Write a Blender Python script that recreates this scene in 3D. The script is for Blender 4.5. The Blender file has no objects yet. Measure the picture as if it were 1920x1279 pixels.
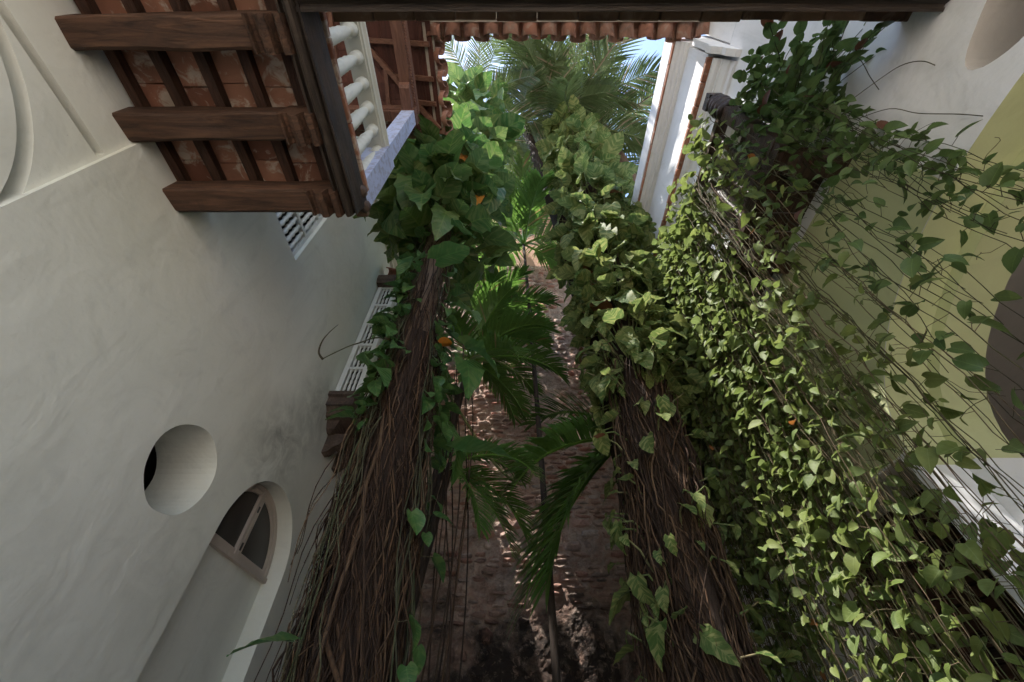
import bpy, bmesh, math, random
import numpy as np
from mathutils import Vector, Matrix, noise as mnoise

R = math.radians
random.seed(7)
rng = random.Random(11)
sc = bpy.context.scene
col = sc.collection

# ---------------------------------------------------------------- camera, sky, sun, exposure
GROUND = -1.4                       # the camera stands 1.4 m above the courtyard floor, at the origin
cam_d = bpy.data.cameras.new('camera')
cam = bpy.data.objects.new('camera', cam_d)
col.objects.link(cam)
cam_d.sensor_width = 36.0
cam_d.lens = 14.0
cam_d.clip_start = 0.02
cam_d.clip_end = 2000
cam.location = (0, 0, 0)
cam.rotation_euler = (R(90 + 47), 0, 0)
sc.camera = cam

SUN = Vector((-0.36, -0.22, 1.0)).normalized()      # towards the sun
world = bpy.data.worlds.new('World')
sc.world = world
world.use_nodes = True
wn = world.node_tree
for n in list(wn.nodes):
    wn.nodes.remove(n)
sky = wn.nodes.new('ShaderNodeTexSky')
sky.sky_type = 'NISHITA'
sky.sun_disc = False
sky.sun_elevation = math.asin(SUN.z)
sky.sun_rotation = math.atan2(SUN.x, SUN.y)
sky.dust_density = 0.9
sky.air_density = 1.2
bg = wn.nodes.new('ShaderNodeBackground')
bg.inputs['Strength'].default_value = 0.15
wo = wn.nodes.new('ShaderNodeOutputWorld')
wn.links.new(sky.outputs[0], bg.inputs[0])
wn.links.new(bg.outputs[0], wo.inputs[0])

sun_d = bpy.data.lights.new('sun', 'SUN')
sun_d.energy = 3.6
sun_d.angle = R(0.53)
sun_d.color = (1.0, 0.95, 0.88)
sun = bpy.data.objects.new('sun', sun_d)
col.objects.link(sun)
sun.rotation_euler = SUN.to_track_quat('Z', 'Y').to_euler()
sun.location = SUN * 30

sc.view_settings.view_transform = 'Standard'
sc.view_settings.look = 'None'
sc.view_settings.gamma = 1
sc.view_settings.use_curve_mapping = False
sc.view_settings.exposure = 1.6
sc.render.engine = 'CYCLES'
sc.cycles.max_bounces = 6
sc.cycles.diffuse_bounces = 4
sc.cycles.glossy_bounces = 2
sc.cycles.transmission_bounces = 3
sc.cycles.use_adaptive_sampling = True
sc.cycles.adaptive_threshold = 0.03
sc.cycles.transparent_max_bounces = 6
sc.cycles.caustics_reflective = False
sc.cycles.caustics_refractive = False
sc.cycles.sample_clamp_indirect = 6
sc.cycles.use_denoising = True

# ---------------------------------------------------------------- materials
class NT:
    def __init__(self, name):
        self.m = bpy.data.materials.new(name)
        self.m.use_nodes = True
        self.t = self.m.node_tree
        for n in list(self.t.nodes):
            self.t.nodes.remove(n)
        self.out = self.t.nodes.new('ShaderNodeOutputMaterial')
        self.b = self.t.nodes.new('ShaderNodeBsdfPrincipled')
        self.t.links.new(self.b.outputs[0], self.out.inputs[0])
    def n(self, typ, **kw):
        nd = self.t.nodes.new('ShaderNode' + typ)
        for k, v in kw.items():
            if k.startswith('i_'):
                key = k[2:]
                key = int(key) if key.isdigit() else key.replace('_', ' ')
                nd.inputs[key].default_value = v
            else:
                setattr(nd, k, v)
        return nd
    def l(self, a, b):
        self.t.links.new(a, b)
    def coord(self, world=True, scale=(1, 1, 1)):
        if world:
            g = self.n('NewGeometry').outputs['Position']
        else:
            g = self.n('TexCoord').outputs['Object']
        mp = self.n('Mapping')
        mp.inputs['Scale'].default_value = scale
        self.l(g, mp.inputs[0])
        return mp.outputs[0]
    def noise(self, vec, scale=5, detail=5, rough=0.55, dist=0.0):
        nd = self.n('TexNoise', i_Scale=scale, i_Detail=detail, i_Roughness=rough, i_Distortion=dist)
        self.l(vec, nd.inputs['Vector'])
        return nd.outputs['Fac']
    def ramp(self, fac, stops):
        r = self.n('ValToRGB')
        el = r.color_ramp.elements
        while len(el) > 1:
            el.remove(el[-1])
        el[0].position = stops[0][0]
        el[0].color = (*stops[0][1], 1)
        for p, c in stops[1:]:
            e = el.new(p)
            e.color = (*c, 1)
        self.l(fac, r.inputs[0])
        return r.outputs[0]
    def gray(self, fac, lo, hi):
        r = self.n('MapRange', i_1=lo, i_2=hi)
        self.l(fac, r.inputs[0])
        return r.outputs[0]
    def mix(self, fac, a, b, mode='MIX'):
        m = self.n('MixRGB', blend_type=mode)
        for i, x in ((0, fac), (1, a), (2, b)):
            if isinstance(x, (int, float)):
                m.inputs[i].default_value = x
            elif isinstance(x, tuple):
                m.inputs[i].default_value = (*x, 1)
            else:
                self.l(x, m.inputs[i])
        return m.outputs[0]
    def math(self, op, a, b=0.0, clamp=False):
        m = self.n('Math', operation=op, use_clamp=clamp)
        for i, x in ((0, a), (1, b)):
            if isinstance(x, (int, float)):
                m.inputs[i].default_value = x
            else:
                self.l(x, m.inputs[i])
        return m.outputs[0]
    def rand(self):
        a = self.n('ObjectInfo').outputs['Random']
        g = self.n('NewGeometry').outputs['Random Per Island']
        s = self.math('ADD', a, g)
        return self.math('FRACT', s)
    def bump(self, h, strength=0.3, dist=0.01, prev=None):
        b = self.n('Bump', i_Strength=strength, i_Distance=dist)
        self.l(h, b.inputs['Height'])
        if prev is not None:
            self.l(prev, b.inputs['Normal'])
        return b.outputs[0]
    def done(self, color, rough=0.7, normal=None, spec=None):
        if isinstance(color, tuple):
            self.b.inputs['Base Color'].default_value = (*color, 1)
        else:
            self.l(color, self.b.inputs['Base Color'])
        if isinstance(rough, (int, float)):
            self.b.inputs['Roughness'].default_value = rough
        else:
            self.l(rough, self.b.inputs['Roughness'])
        if normal is not None:
            self.l(normal, self.b.inputs['Normal'])
        if spec is not None:
            self.b.inputs['Specular IOR Level'].default_value = spec
        return self.m

def plaster(name, base, tint, stain_amt=0.5, stain=(0.22, 0.22, 0.19), smudges=()):
    t = NT(name)
    p = t.coord()
    big = t.noise(p, 0.55, 4, 0.6, 0.4)
    c = t.ramp(big, [(0.32, tint), (0.6, base)])
    mid = t.noise(p, 2.6, 6, 0.65, 0.8)
    blotch = t.gray(mid, 0.56, 0.8)
    st = t.noise(t.coord(scale=(3.0, 3.0, 0.5)), 1.3, 5, 0.6, 0.5)
    streak = t.gray(st, 0.56, 0.82)
    dirt = t.math('MULTIPLY', t.math('MAXIMUM', blotch, streak), stain_amt)
    c = t.mix(dirt, c, stain)
    for (sx, sy, sz, rad, amt) in smudges:
        vd = t.n('VectorMath', operation='DISTANCE'); vd.inputs[1].default_value = (sx, sy, sz)
        t.l(t.n('NewGeometry').outputs['Position'], vd.inputs[0])
        near = t.gray(vd.outputs['Value'], rad, rad * 0.15)
        mask = t.math('MULTIPLY', near, t.gray(t.noise(p, 3.5, 7, 0.7, 0.6), 0.36, 0.66))
        c = t.mix(t.math('MULTIPLY', mask, amt), c, (0.13, 0.13, 0.115))
    fine = t.noise(p, 26, 6, 0.6)
    c = t.mix(t.math('MULTIPLY', t.gray(fine, 0.55, 0.75), 0.1), c, tuple(x * 0.6 for x in base))
    drip = t.noise(t.coord(scale=(7.0, 7.0, 0.35)), 1.6, 5, 0.6, 0.3)
    dm = t.math('MULTIPLY', t.gray(drip, 0.6, 0.8), t.gray(t.noise(p, 0.45, 3, 0.5), 0.46, 0.62))
    c = t.mix(t.math('MULTIPLY', dm, 0.22), c, tuple(x * 0.5 for x in base))
    spk = t.noise(p, 60, 3, 0.6)
    c = t.mix(t.math('MULTIPLY', t.gray(spk, 0.7, 0.76), 0.35), c, (0.25, 0.23, 0.2))
    trowel = t.noise(t.coord(scale=(1, 1, 1)), 3.2, 3, 0.5, 0.5)
    n1 = t.bump(trowel, 0.3, 0.05)
    n2 = t.bump(fine, 0.25, 0.008, n1)
    return t.done(c, 0.85, n2, 0.2)

def wood(name, dark, light, scale=1.0, axis='x', rough=0.65, worn=0.0, wornc=(0.3, 0.25, 0.2)):
    t = NT(name)
    s = {'x': (1.2, 14, 14), 'y': (14, 1.2, 14), 'z': (14, 14, 1.2)}[axis]
    p = t.coord(scale=tuple(v * scale for v in s))
    g = t.noise(p, 1.6, 8, 0.65, 1.2)
    c = t.ramp(g, [(0.3, dark), (0.52, tuple((a + b) / 2 for a, b in zip(dark, light))), (0.72, light)])
    r = t.rand()
    c = t.mix(t.math('MULTIPLY', r, 0.35), c, tuple(x * 0.5 for x in dark))
    w = t.noise(t.coord(), 5, 6, 0.7, 0.5)
    if worn:
        c = t.mix(t.math('MULTIPLY', t.gray(w, 0.55, 0.72), worn), c, wornc)
    crk = t.noise(t.coord(scale=tuple(v * scale * 2.2 for v in s)), 2.2, 3, 0.5, 0.3)
    n1 = t.bump(g, 0.6, 0.012)
    n2 = t.bump(t.gray(crk, 0.36, 0.44), 0.5, 0.006, n1)
    return t.done(c, rough, n2, 0.3)

def paint(name, base, chip=0.1, under=(0.2, 0.16, 0.12), rough=0.5, lo=0.62):
    t = NT(name)
    p = t.coord()
    m = t.noise(p, 14, 6, 0.65, 0.6)
    c = t.mix(t.math('MULTIPLY', t.gray(m, lo, lo + 0.08), chip), base, under)
    d = t.noise(p, 2.2, 4, 0.6)
    c = t.mix(t.math('MULTIPLY', t.gray(d, 0.45, 0.75), 0.3), c, tuple(x * 0.62 for x in base))
    return t.done(c, rough, t.bump(m, 0.2, 0.004), 0.35)

def clay(name, a, b, pale=(0.5, 0.42, 0.34), palef=0.5, soot=0.4):
    t = NT(name)
    p = t.coord()
    r = t.rand()
    c = t.ramp(r, [(0.0, a), (0.45, b), (0.75, tuple(0.6 * x for x in a)), (1.0, b)])
    m = t.noise(p, 9, 6, 0.65, 0.8)
    c = t.mix(t.math('MULTIPLY', t.gray(m, 0.52, 0.62), palef), c, pale)
    s = t.noise(p, 5, 5, 0.6, 0.4)
    c = t.mix(t.math('MULTIPLY', t.gray(s, 0.5, 0.7), soot), c, (0.03, 0.025, 0.02))
    f = t.noise(p, 70, 4, 0.6)
    return t.done(c, 0.85, t.bump(f, 0.35, 0.006), 0.2)

def leaf(name, cols, vari=None, variamt=0.0, trans=0.35, rough=0.38, dead=0.0, deadc=(0.35, 0.13, 0.02), spec=0.32, tcol=None):
    t = NT(name)
    r = t.rand()
    stops = [(i / max(1, len(cols) - 1), c) for i, c in enumerate(cols)]
    c = t.ramp(r, stops)
    uv = t.n('UVMap').outputs[0]
    sep = t.n('SeparateXYZ')
    t.l(uv, sep.inputs[0])
    au = t.math('ABSOLUTE', t.math('SUBTRACT', sep.outputs[0], 0.5))
    # side-vein direction: v - k*|u|
    vv = t.math('SUBTRACT', sep.outputs[1], t.math('MULTIPLY', au, 0.7))
    cmb = t.n('CombineXYZ')
    t.l(t.math('MULTIPLY', vv, 1.0), cmb.inputs[1])
    t.l(t.math('MULTIPLY', t.math('SUBTRACT', sep.outputs[0], 0.5), 0.22), cmb.inputs[0])
    t.l(t.math('MULTIPLY', r, 37.0), cmb.inputs[2])
    bf = t.n('NewGeometry').outputs['Backfacing']
    c = t.mix(t.math('MULTIPLY', bf, 0.3), c, tuple(0.9 * x + 0.02 for x in cols[1]))
    if variamt:
        nz = t.noise(cmb.outputs[0], 8, 3, 0.6, 0.4)
        c = t.mix(t.math('MULTIPLY', t.gray(nz, 0.47, 0.58), variamt), c, vari)
    vein = t.math('SINE', t.math('MULTIPLY', vv, 60.0))
    rib = t.gray(au, 0.03, 0.0)
    c = t.mix(t.math('MULTIPLY', rib, 0.35), c, tuple(min(1, x * 2.0) for x in cols[-1]))
    if dead:
        fr = t.math('FRACT', t.math('MULTIPLY', r, 17.31))
        c = t.mix(t.math('GREATER_THAN', fr, 1.0 - dead), c, deadc)
    pos = t.n('NewGeometry').outputs['Position']
    nz2 = t.noise(pos, 14, 3, 0.6)
    c = t.mix(t.math('MULTIPLY', t.gray(nz2, 0.5, 0.75), 0.35), c, tuple(x * 0.45 for x in cols[0]))
    nb = t.bump(vein, 0.12, 0.01)
    t.done(c, rough, nb, spec)
    tr = t.n('BsdfTranslucent')
    hs = t.n('HueSaturation', i_Saturation=1.06, i_Value=1.75)
    t.l(c, hs.inputs['Color'])
    t.l(hs.outputs[0], tr.inputs[0])
    ms = t.n('MixShader')
    ms.inputs[0].default_value = trans
    t.l(t.b.outputs[0], ms.inputs[1])
    t.l(tr.outputs[0], ms.inputs[2])
    t.l(ms.outputs[0], t.out.inputs[0])
    return t.m

def stemmat(name, cols, rough=0.8):
    t = NT(name)
    r = t.rand()
    stops = [(i / max(1, len(cols) - 1), c) for i, c in enumerate(cols)]
    c = t.ramp(r, stops)
    n = t.noise(t.coord(scale=(1, 1, 0.12)), 34, 6, 0.7, 0.6)
    c = t.mix(t.math('MULTIPLY', t.gray(n, 0.42, 0.7), 0.6), c, tuple(x * 0.35 for x in cols[0]))
    return t.done(c, rough, t.bump(n, 0.9, 0.02), 0.2)

def rubblemat(name, mortar=False):
    t = NT(name)
    p = t.coord()
    r = t.rand()
    if mortar:
        c = t.ramp(t.noise(p, 3.5, 6, 0.7, 0.6), [(0.3, (0.27, 0.19, 0.15)), (0.45, (0.50, 0.38, 0.31)), (0.58, (0.42, 0.26, 0.2)), (0.75, (0.60, 0.50, 0.42))])
    else:
        c = t.ramp(r, [(0.0, (0.44, 0.27, 0.215)), (0.2, (0.56, 0.43, 0.36)), (0.38, (0.44, 0.2, 0.145)),
                       (0.55, (0.38, 0.31, 0.27)), (0.72, (0.48, 0.26, 0.2)), (0.88, (0.60, 0.49, 0.43)), (1.0, (0.42, 0.29, 0.235))])
        d = t.noise(p, 13, 6, 0.7, 0.8)
        c = t.mix(t.math('MULTIPLY', t.gray(d, 0.45, 0.7), 0.5), c, (0.2, 0.145, 0.125))
    # black crust of old damp on the lower courses
    sep = t.n('SeparateXYZ')
    t.l(t.n('NewGeometry').outputs['Position'], sep.inputs[0])
    nz = t.noise(p, 0.9, 7, 0.68, 0.7)
    hgt = t.math('SUBTRACT', 2.2, sep.outputs[2])
    f = t.math('ADD', t.math('MULTIPLY', hgt, 0.42), t.math('MULTIPLY', t.math('SUBTRACT', nz, 0.5), 3.2))
    f = t.gray(f, -0.15, 0.75)
    fl = t.gray(t.noise(p, 11, 6, 0.75, 0.6), 0.54, 0.66)
    f = t.math('MULTIPLY', f, t.math('SUBTRACT', 1.0, t.math('MULTIPLY', fl, 0.5)))
    grime = t.gray(t.noise(p, 1.7, 7, 0.72, 0.8), 0.46, 0.66)
    c = t.mix(t.math('MULTIPLY', grime, 0.4), c, (0.15, 0.11, 0.088))
    c = t.mix(t.math('MULTIPLY', f, 0.95), c, (0.018, 0.016, 0.015))
    fine = t.noise(p, 45, 6, 0.75)
    mid = t.noise(p, 12, 6, 0.7)
    n1 = t.bump(mid, 0.9, 0.05)
    return t.done(c, 0.9, t.bump(fine, 0.7, 0.015, n1), 0.15)

M = {}
LW_ = -2.5
M['white'] = plaster('lime plaster', (0.78, 0.775, 0.715), (0.70, 0.70, 0.635), 0.2, smudges=((LW_, 3.75, 2.35, 0.7, 0.7), (LW_, 4.15, 3.1, 0.7, 0.55), (LW_, 3.15, 1.0, 0.5, 0.2), (LW_, 2.2, 0.55, 0.6, 0.15)))
M['white_r'] = plaster('white lime plaster', (0.80, 0.80, 0.82), (0.72, 0.72, 0.73), 0.35)
M['green'] = plaster('green bounce plaster', (0.60, 0.62, 0.36), (0.52, 0.55, 0.31), 0.2)  # green light bounced off the foliage, put into the plaster colour
M['groove'] = plaster('grey groove plaster', (0.42, 0.42, 0.36), (0.36, 0.36, 0.31), 0.3)
M['greyp'] = plaster('grey plaster', (0.52, 0.48, 0.45), (0.44, 0.41, 0.38), 0.3)
M['salmon'] = plaster('salmon plaster', (0.58, 0.34, 0.24), (0.50, 0.28, 0.2), 0.4)
M['dark_room'] = plaster('dim room plaster', (0.12, 0.11, 0.1), (0.1, 0.09, 0.08), 0.2)  # darkness of unlit spaces put into the colour
M['joist'] = wood('old joist timber', (0.025, 0.015, 0.011), (0.185, 0.095, 0.058), 1.0, 'x', 0.75, 0.75, (0.05, 0.03, 0.022))
M['batten'] = wood('batten timber', (0.025, 0.012, 0.008), (0.10, 0.045, 0.027), 1.0, 'y', 0.75)
M['fascia_y'] = wood('fascia timber', (0.012, 0.009, 0.007), (0.07, 0.05, 0.038), 1.0, 'y', 0.5, 0.5, (0.12, 0.09, 0.07))
M['fascia_x'] = wood('fascia timber along', (0.012, 0.009, 0.007), (0.07, 0.05, 0.038), 1.0, 'x', 0.5, 0.5, (0.12, 0.09, 0.07))
M['roofwood'] = wood('red roof timber', (0.10, 0.045, 0.03), (0.28, 0.135, 0.09), 1.0, 'y', 0.6)
M['rafter'] = wood('rafter timber', (0.12, 0.055, 0.035), (0.32, 0.155, 0.10), 1.0, 'x', 0.6)
M['plank'] = wood('plank timber', (0.07, 0.025, 0.018), (0.17, 0.065, 0.045), 1.0, 'y', 0.7)
M['rwood'] = wood('dark balcony timber', (0.02, 0.012, 0.009), (0.10, 0.055, 0.035), 1.0, 'y', 0.45)
M['turned'] = wood('turned dark timber', (0.02, 0.012, 0.012), (0.07, 0.045, 0.042), 1.0, 'z', 0.3)
M['ivory'] = paint('ivory painted wood', (0.66, 0.65, 0.58), 0.1)
M['paintw'] = paint('white painted wood', (0.72, 0.72, 0.70), 0.15)
M['pinkw'] = paint('faded pinkish paint', (0.52, 0.44, 0.39), 0.3)
M['bluep'] = paint('flaking blue white paint', (0.46, 0.50, 0.68), 0.5, (0.24, 0.2, 0.22), 0.6, 0.5)
M['corbelw'] = wood('weathered corbel timber', (0.05, 0.035, 0.028), (0.17, 0.115, 0.09), 1.0, 'y', 0.7, 0.4)
M['floor_brick'] = clay('soffit terracotta', (0.27, 0.11, 0.07), (0.32, 0.16, 0.105), (0.48, 0.40, 0.33), 0.85, 0.3)
M['edge_brick'] = clay('edge brick', (0.17, 0.10, 0.065), (0.21, 0.125, 0.08), (0.28, 0.2, 0.14), 0.5, 0.6)
M['tile'] = clay('roof tile clay', (0.38, 0.17, 0.115), (0.44, 0.24, 0.175), (0.42, 0.33, 0.27), 0.5, 0.55)
M['lip_brick'] = clay('cornice brick', (0.36, 0.15, 0.09), (0.42, 0.2, 0.13), (0.5, 0.4, 0.34), 0.4, 0.3)
M['mortar'] = clay('lime mortar', (0.34, 0.29, 0.23), (0.38, 0.32, 0.26), (0.45, 0.4, 0.34), 0.4, 0.4)
M['dark_brick'] = clay('dark old brick', (0.07, 0.035, 0.026), (0.10, 0.05, 0.037), (0.12, 0.08, 0.06), 0.3, 0.7)
M['rubble'] = rubblemat('rubble stone')
M['rubble_mortar'] = rubblemat('rubble mortar', True)
M['paving'] = clay('floor paving', (0.52, 0.44, 0.34), (0.58, 0.5, 0.4), (0.62, 0.56, 0.46), 0.4, 0.1)
M['big_leaf'] = leaf('big climber leaf', [(0.035, 0.085, 0.022), (0.055, 0.12, 0.03), (0.09, 0.155, 0.035), (0.06, 0.105, 0.04), (0.11, 0.15, 0.035)], (0.20, 0.23, 0.09), 0.45, 0.34, 0.42, 0.008)
M['var_leaf'] = leaf('variegated leaf', [(0.06, 0.105, 0.028), (0.085, 0.13, 0.036), (0.12, 0.15, 0.045), (0.075, 0.12, 0.04), (0.13, 0.145, 0.05)], (0.28, 0.28, 0.11), 0.6, 0.34, 0.55, 0.008, (0.17, 0.075, 0.04), 0.14)
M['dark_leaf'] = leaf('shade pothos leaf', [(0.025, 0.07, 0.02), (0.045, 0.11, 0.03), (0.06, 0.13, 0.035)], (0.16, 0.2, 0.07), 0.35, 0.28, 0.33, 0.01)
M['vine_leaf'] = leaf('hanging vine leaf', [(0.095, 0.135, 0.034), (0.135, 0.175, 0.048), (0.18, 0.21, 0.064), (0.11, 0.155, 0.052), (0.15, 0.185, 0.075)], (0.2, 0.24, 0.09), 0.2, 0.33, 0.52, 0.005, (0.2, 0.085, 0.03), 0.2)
M['shade_vine'] = leaf('shaded vine leaf', [(0.05, 0.09, 0.025), (0.075, 0.12, 0.035), (0.1, 0.15, 0.045)], (0.12, 0.16, 0.06), 0.15, 0.3, 0.42, 0.02, (0.09, 0.035, 0.02))  # darker copy of the hanging vine leaf, shade put into the colour
M['palm_leaf'] = leaf('palm frond', [(0.055, 0.115, 0.025), (0.08, 0.15, 0.03), (0.1, 0.18, 0.038)], None, 0, 0.45, 0.35, 0.02, (0.2, 0.15, 0.07))
M['coco_leaf'] = leaf('tall palm frond', [(0.05, 0.075, 0.025), (0.07, 0.105, 0.035), (0.10, 0.13, 0.06)], None, 0, 0.3, 0.3, 0.06, (0.22, 0.18, 0.12))
M['dead_leaf'] = leaf('orange dead leaf', [(0.5, 0.2, 0.03), (0.55, 0.25, 0.04)], None, 0, 0.4, 0.5)
M['root'] = stemmat('aerial root bark', [(0.022, 0.013, 0.009), (0.055, 0.03, 0.018), (0.02, 0.012, 0.008), (0.10, 0.056, 0.03), (0.03, 0.017, 0.012), (0.16, 0.10, 0.058), (0.018, 0.011, 0.008)])
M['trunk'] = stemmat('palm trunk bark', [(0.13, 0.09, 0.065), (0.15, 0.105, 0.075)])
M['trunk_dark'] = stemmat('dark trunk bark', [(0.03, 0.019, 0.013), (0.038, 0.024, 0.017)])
M['cane'] = stemmat('slender palm trunk', [(0.045, 0.034, 0.028), (0.055, 0.04, 0.032)])
M['vine_stem'] = stemmat('vine stem', [(0.08, 0.10, 0.04), (0.17, 0.12, 0.075), (0.11, 0.13, 0.05), (0.24, 0.16, 0.11), (0.09, 0.08, 0.04)], 0.6)
M['shade_stem'] = stemmat('shaded vine stem', [(0.04, 0.045, 0.022), (0.08, 0.065, 0.04), (0.055, 0.065, 0.028)], 0.6)  # darker copy of the vine stem with shade in its colour
M['petiole'] = stemmat('petiole', [(0.10, 0.14, 0.04), (0.14, 0.17, 0.06), (0.2, 0.16, 0.09)], 0.5)
g = NT('dim window glass'); M['glass'] = g.done((0.05, 0.048, 0.045), 0.25, g.bump(g.noise(g.coord(scale=(1, 1, 1)), 18, 4, 0.6), 0.1, 0.004), 0.4)
g = NT('iron'); M['iron'] = g.done((0.03, 0.028, 0.026), 0.5, g.bump(g.noise(g.coord(), 60, 3), 0.2, 0.002))

# ---------------------------------------------------------------- mesh helpers
class MB:
    def __init__(s):
        s.v = []; s.f = []; s.uv = None
    def quad(s, a, b, c, d):
        i = len(s.v); s.v += [a, b, c, d]; s.f.append((i, i + 1, i + 2, i + 3)); return s
    def poly(s, pts):
        i = len(s.v); s.v += list(pts); s.f.append(tuple(range(i, i + len(pts)))); return s
    def box(s, x0, x1, y0, y1, z0, z1, j=0.0):
        i = len(s.v)
        for z in (z0, z1):
            for x, y in ((x0, y0), (x1, y0), (x1, y1), (x0, y1)):
                s.v.append((x + rng.uniform(-j, j), y + rng.uniform(-j, j), z + rng.uniform(-j, j)))
        for q in ((3, 2, 1, 0), (4, 5, 6, 7), (0, 1, 5, 4), (1, 2, 6, 5), (2, 3, 7, 6), (3, 0, 4, 7)):
            s.f.append(tuple(i + k for k in q))
        return s
    def prism(s, prof, axis, c0, c1, n=1, wob=0.0):
        """closed profile extruded along an axis; prof: (a, z) for axis x or y (a is the other horizontal), (x, y) for axis z"""
        m = len(prof); i = len(s.v)
        for k in range(n + 1):
            c = c0 + (c1 - c0) * k / n
            for a, z in prof:
                w = wob * mnoise.noise(Vector((c * 2.3, a * 9, z * 9))) if wob else 0
                s.v.append({'x': (c, a + w, z + w), 'y': (a + w, c, z + w), 'z': (a + w, z + w, c)}[axis])
        for k in range(n):
            for q in range(m):
                r = (q + 1) % m
                s.f.append((i + k * m + q, i + k * m + r, i + (k + 1) * m + r, i + (k + 1) * m + q))
        s.f.append(tuple(i + q for q in reversed(range(m))))
        s.f.append(tuple(i + n * m + q for q in range(m)))
        return s
    def tube(s, pts, rad, n=5, cap=True):
        pts = [Vector(p) for p in pts]
        if not isinstance(rad, (list, tuple)):
            rad = [rad] * len(pts)
        i = len(s.v); N = len(pts)
        up = Vector((0.31, 0.77, 0.55))
        for k, p in enumerate(pts):
            d = (pts[min(k + 1, N - 1)] - pts[max(k - 1, 0)])
            if d.length < 1e-9:
                d = Vector((0, 0, 1))
            d.normalize()
            a = d.cross(up)
            if a.length < 1e-3:
                a = d.cross(Vector((1, 0, 0)))
            a.normalize(); b = d.cross(a)
            for q in range(n):
                an = 2 * math.pi * q / n
                s.v.append(tuple(p + (a * math.cos(an) + b * math.sin(an)) * rad[k]))
        for k in range(N - 1):
            for q in range(n):
                r = (q + 1) % n
                s.f.append((i + k * n + q, i + k * n + r, i + (k + 1) * n + r, i + (k + 1) * n + q))
        if cap and n > 2:
            s.f.append(tuple(i + q for q in reversed(range(n))))
            s.f.append(tuple(i + (N - 1) * n + q for q in range(n)))
        return s
    def lathe(s, prof, c=(0, 0, 0), n=14):
        """prof: (radius, z)"""
        i = len(s.v); m = len(prof)
        for r, z in prof:
            for q in range(n):
                an = 2 * math.pi * q / n
                s.v.append((c[0] + r * math.cos(an), c[1] + r * math.sin(an), c[2] + z))
        for k in range(m - 1):
            for q in range(n):
                r = (q + 1) % n
                s.f.append((i + k * n + q, i + k * n + r, i + (k + 1) * n + r, i + (k + 1) * n + q))
        s.f.append(tuple(i + q for q in reversed(range(n))))
        s.f.append(tuple(i + (m - 1) * n + q for q in range(n)))
        return s
    def mesh(s, name, smooth=False):
        me = bpy.data.meshes.new(name)
        me.from_pydata([tuple(v) for v in s.v], [], s.f)
        me.update()
        if smooth:
            me.shade_smooth()
        return me

OFF = {}                      # world translation of each parent
def link(name, data, parent=None, mat=None):
    o = bpy.data.objects.new(name, data)
    col.objects.link(o)
    if mat is not None and data is not None and not data.materials:
        data.materials.append(M[mat] if isinstance(mat, str) else mat)
    if parent is not None:
        o.parent = parent
        off = OFF.get(parent.name, Vector((0, 0, 0)))
        o.matrix_parent_inverse = Matrix.Translation(-off)
        OFF[o.name] = Vector((0, 0, 0))
    return o
def part(name, mb, mat, parent, smooth=False, kind=None):
    o = link(name, mb.mesh(name, smooth), parent, mat)
    if kind:
        o['kind'] = kind
    return o
def thing(name, label, cat, base, group=None):
    o = bpy.data.objects.new(name, None)
    col.objects.link(o)
    o.empty_display_size = 0.2
    o.location = base
    OFF[o.name] = Vector(base)
    o['label'] = label; o['category'] = cat
    if group:
        o['group'] = group
    return o
def struct(name, mb, mat):
    o = link(name, mb.mesh(name), None, mat)
    o['kind'] = 'structure'
    return o
def smooth_pts(pts, k=5):
    pts = [Vector(p) for p in pts]; out = []
    P = [pts[0]] + pts + [pts[-1]]
    for i in range(1, len(P) - 2):
        a, b, c, d = P[i - 1], P[i], P[i + 1], P[i + 2]
        for j in range(k):
            t = j / k
            out.append(0.5 * ((2 * b) + (c - a) * t + (2 * a - 5 * b + 4 * c - d) * t * t + (3 * b - a - 3 * c + d) * t ** 3))
    out.append(pts[-1])
    return out
def taper(n, a, b):
    return [a + (b - a) * i / (n - 1) for i in range(n)]
def bevel_mesh(me, w=0.006, seg=1):
    bm = bmesh.new(); bm.from_mesh(me)
    bmesh.ops.bevel(bm, geom=list(bm.edges), offset=w, segments=seg, affect='EDGES', clamp_overlap=True)
    bm.to_mesh(me); bm.free(); me.update()
    return me
def cut(mb, cutters, name):
    """wall body minus the cutters, as a plain mesh"""
    o = bpy.data.objects.new(name + '_tmp', mb.mesh(name)); col.objects.link(o)
    tmp = [o]
    for c in cutters:
        me = c.mesh('cutter')
        bm = bmesh.new(); bm.from_mesh(me); bmesh.ops.recalc_face_normals(bm, faces=bm.faces); bm.to_mesh(me); bm.free()
        k = bpy.data.objects.new('cutter', me); col.objects.link(k); tmp.append(k)
        m = o.modifiers.new('cut', 'BOOLEAN'); m.operation = 'DIFFERENCE'; m.solver = 'EXACT'; m.object = k
    bpy.context.view_layer.update()
    dg = bpy.context.evaluated_depsgraph_get()
    me = bpy.data.meshes.new_from_object(o.evaluated_get(dg))
    me.name = name
    for k in tmp:
        bpy.data.objects.remove(k, do_unlink=True)
    return me
def arcpts(cy, cz, ry, rz, a0, a1, n, wob=0.0):
    out = []
    for k in range(n + 1):
        a = R(a0 + (a1 - a0) * k / n)
        w = 1 + wob * mnoise.noise(Vector((math.cos(a) * 1.7 + cy, math.sin(a) * 1.7, cz)))
        out.append((cy + ry * w * math.cos(a), cz + rz * w * math.sin(a)))
    return out

LW, RW, BW = -2.5, 2.35, 5.8        # left wall face, right wall face, party wall face

# ---------------------------------------------------------------- ground
gm = MB()
gm.quad((-60, -60, GROUND), (60, -60, GROUND), (60, 60, GROUND), (-60, 60, GROUND))
struct('ground', gm, 'paving')

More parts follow.
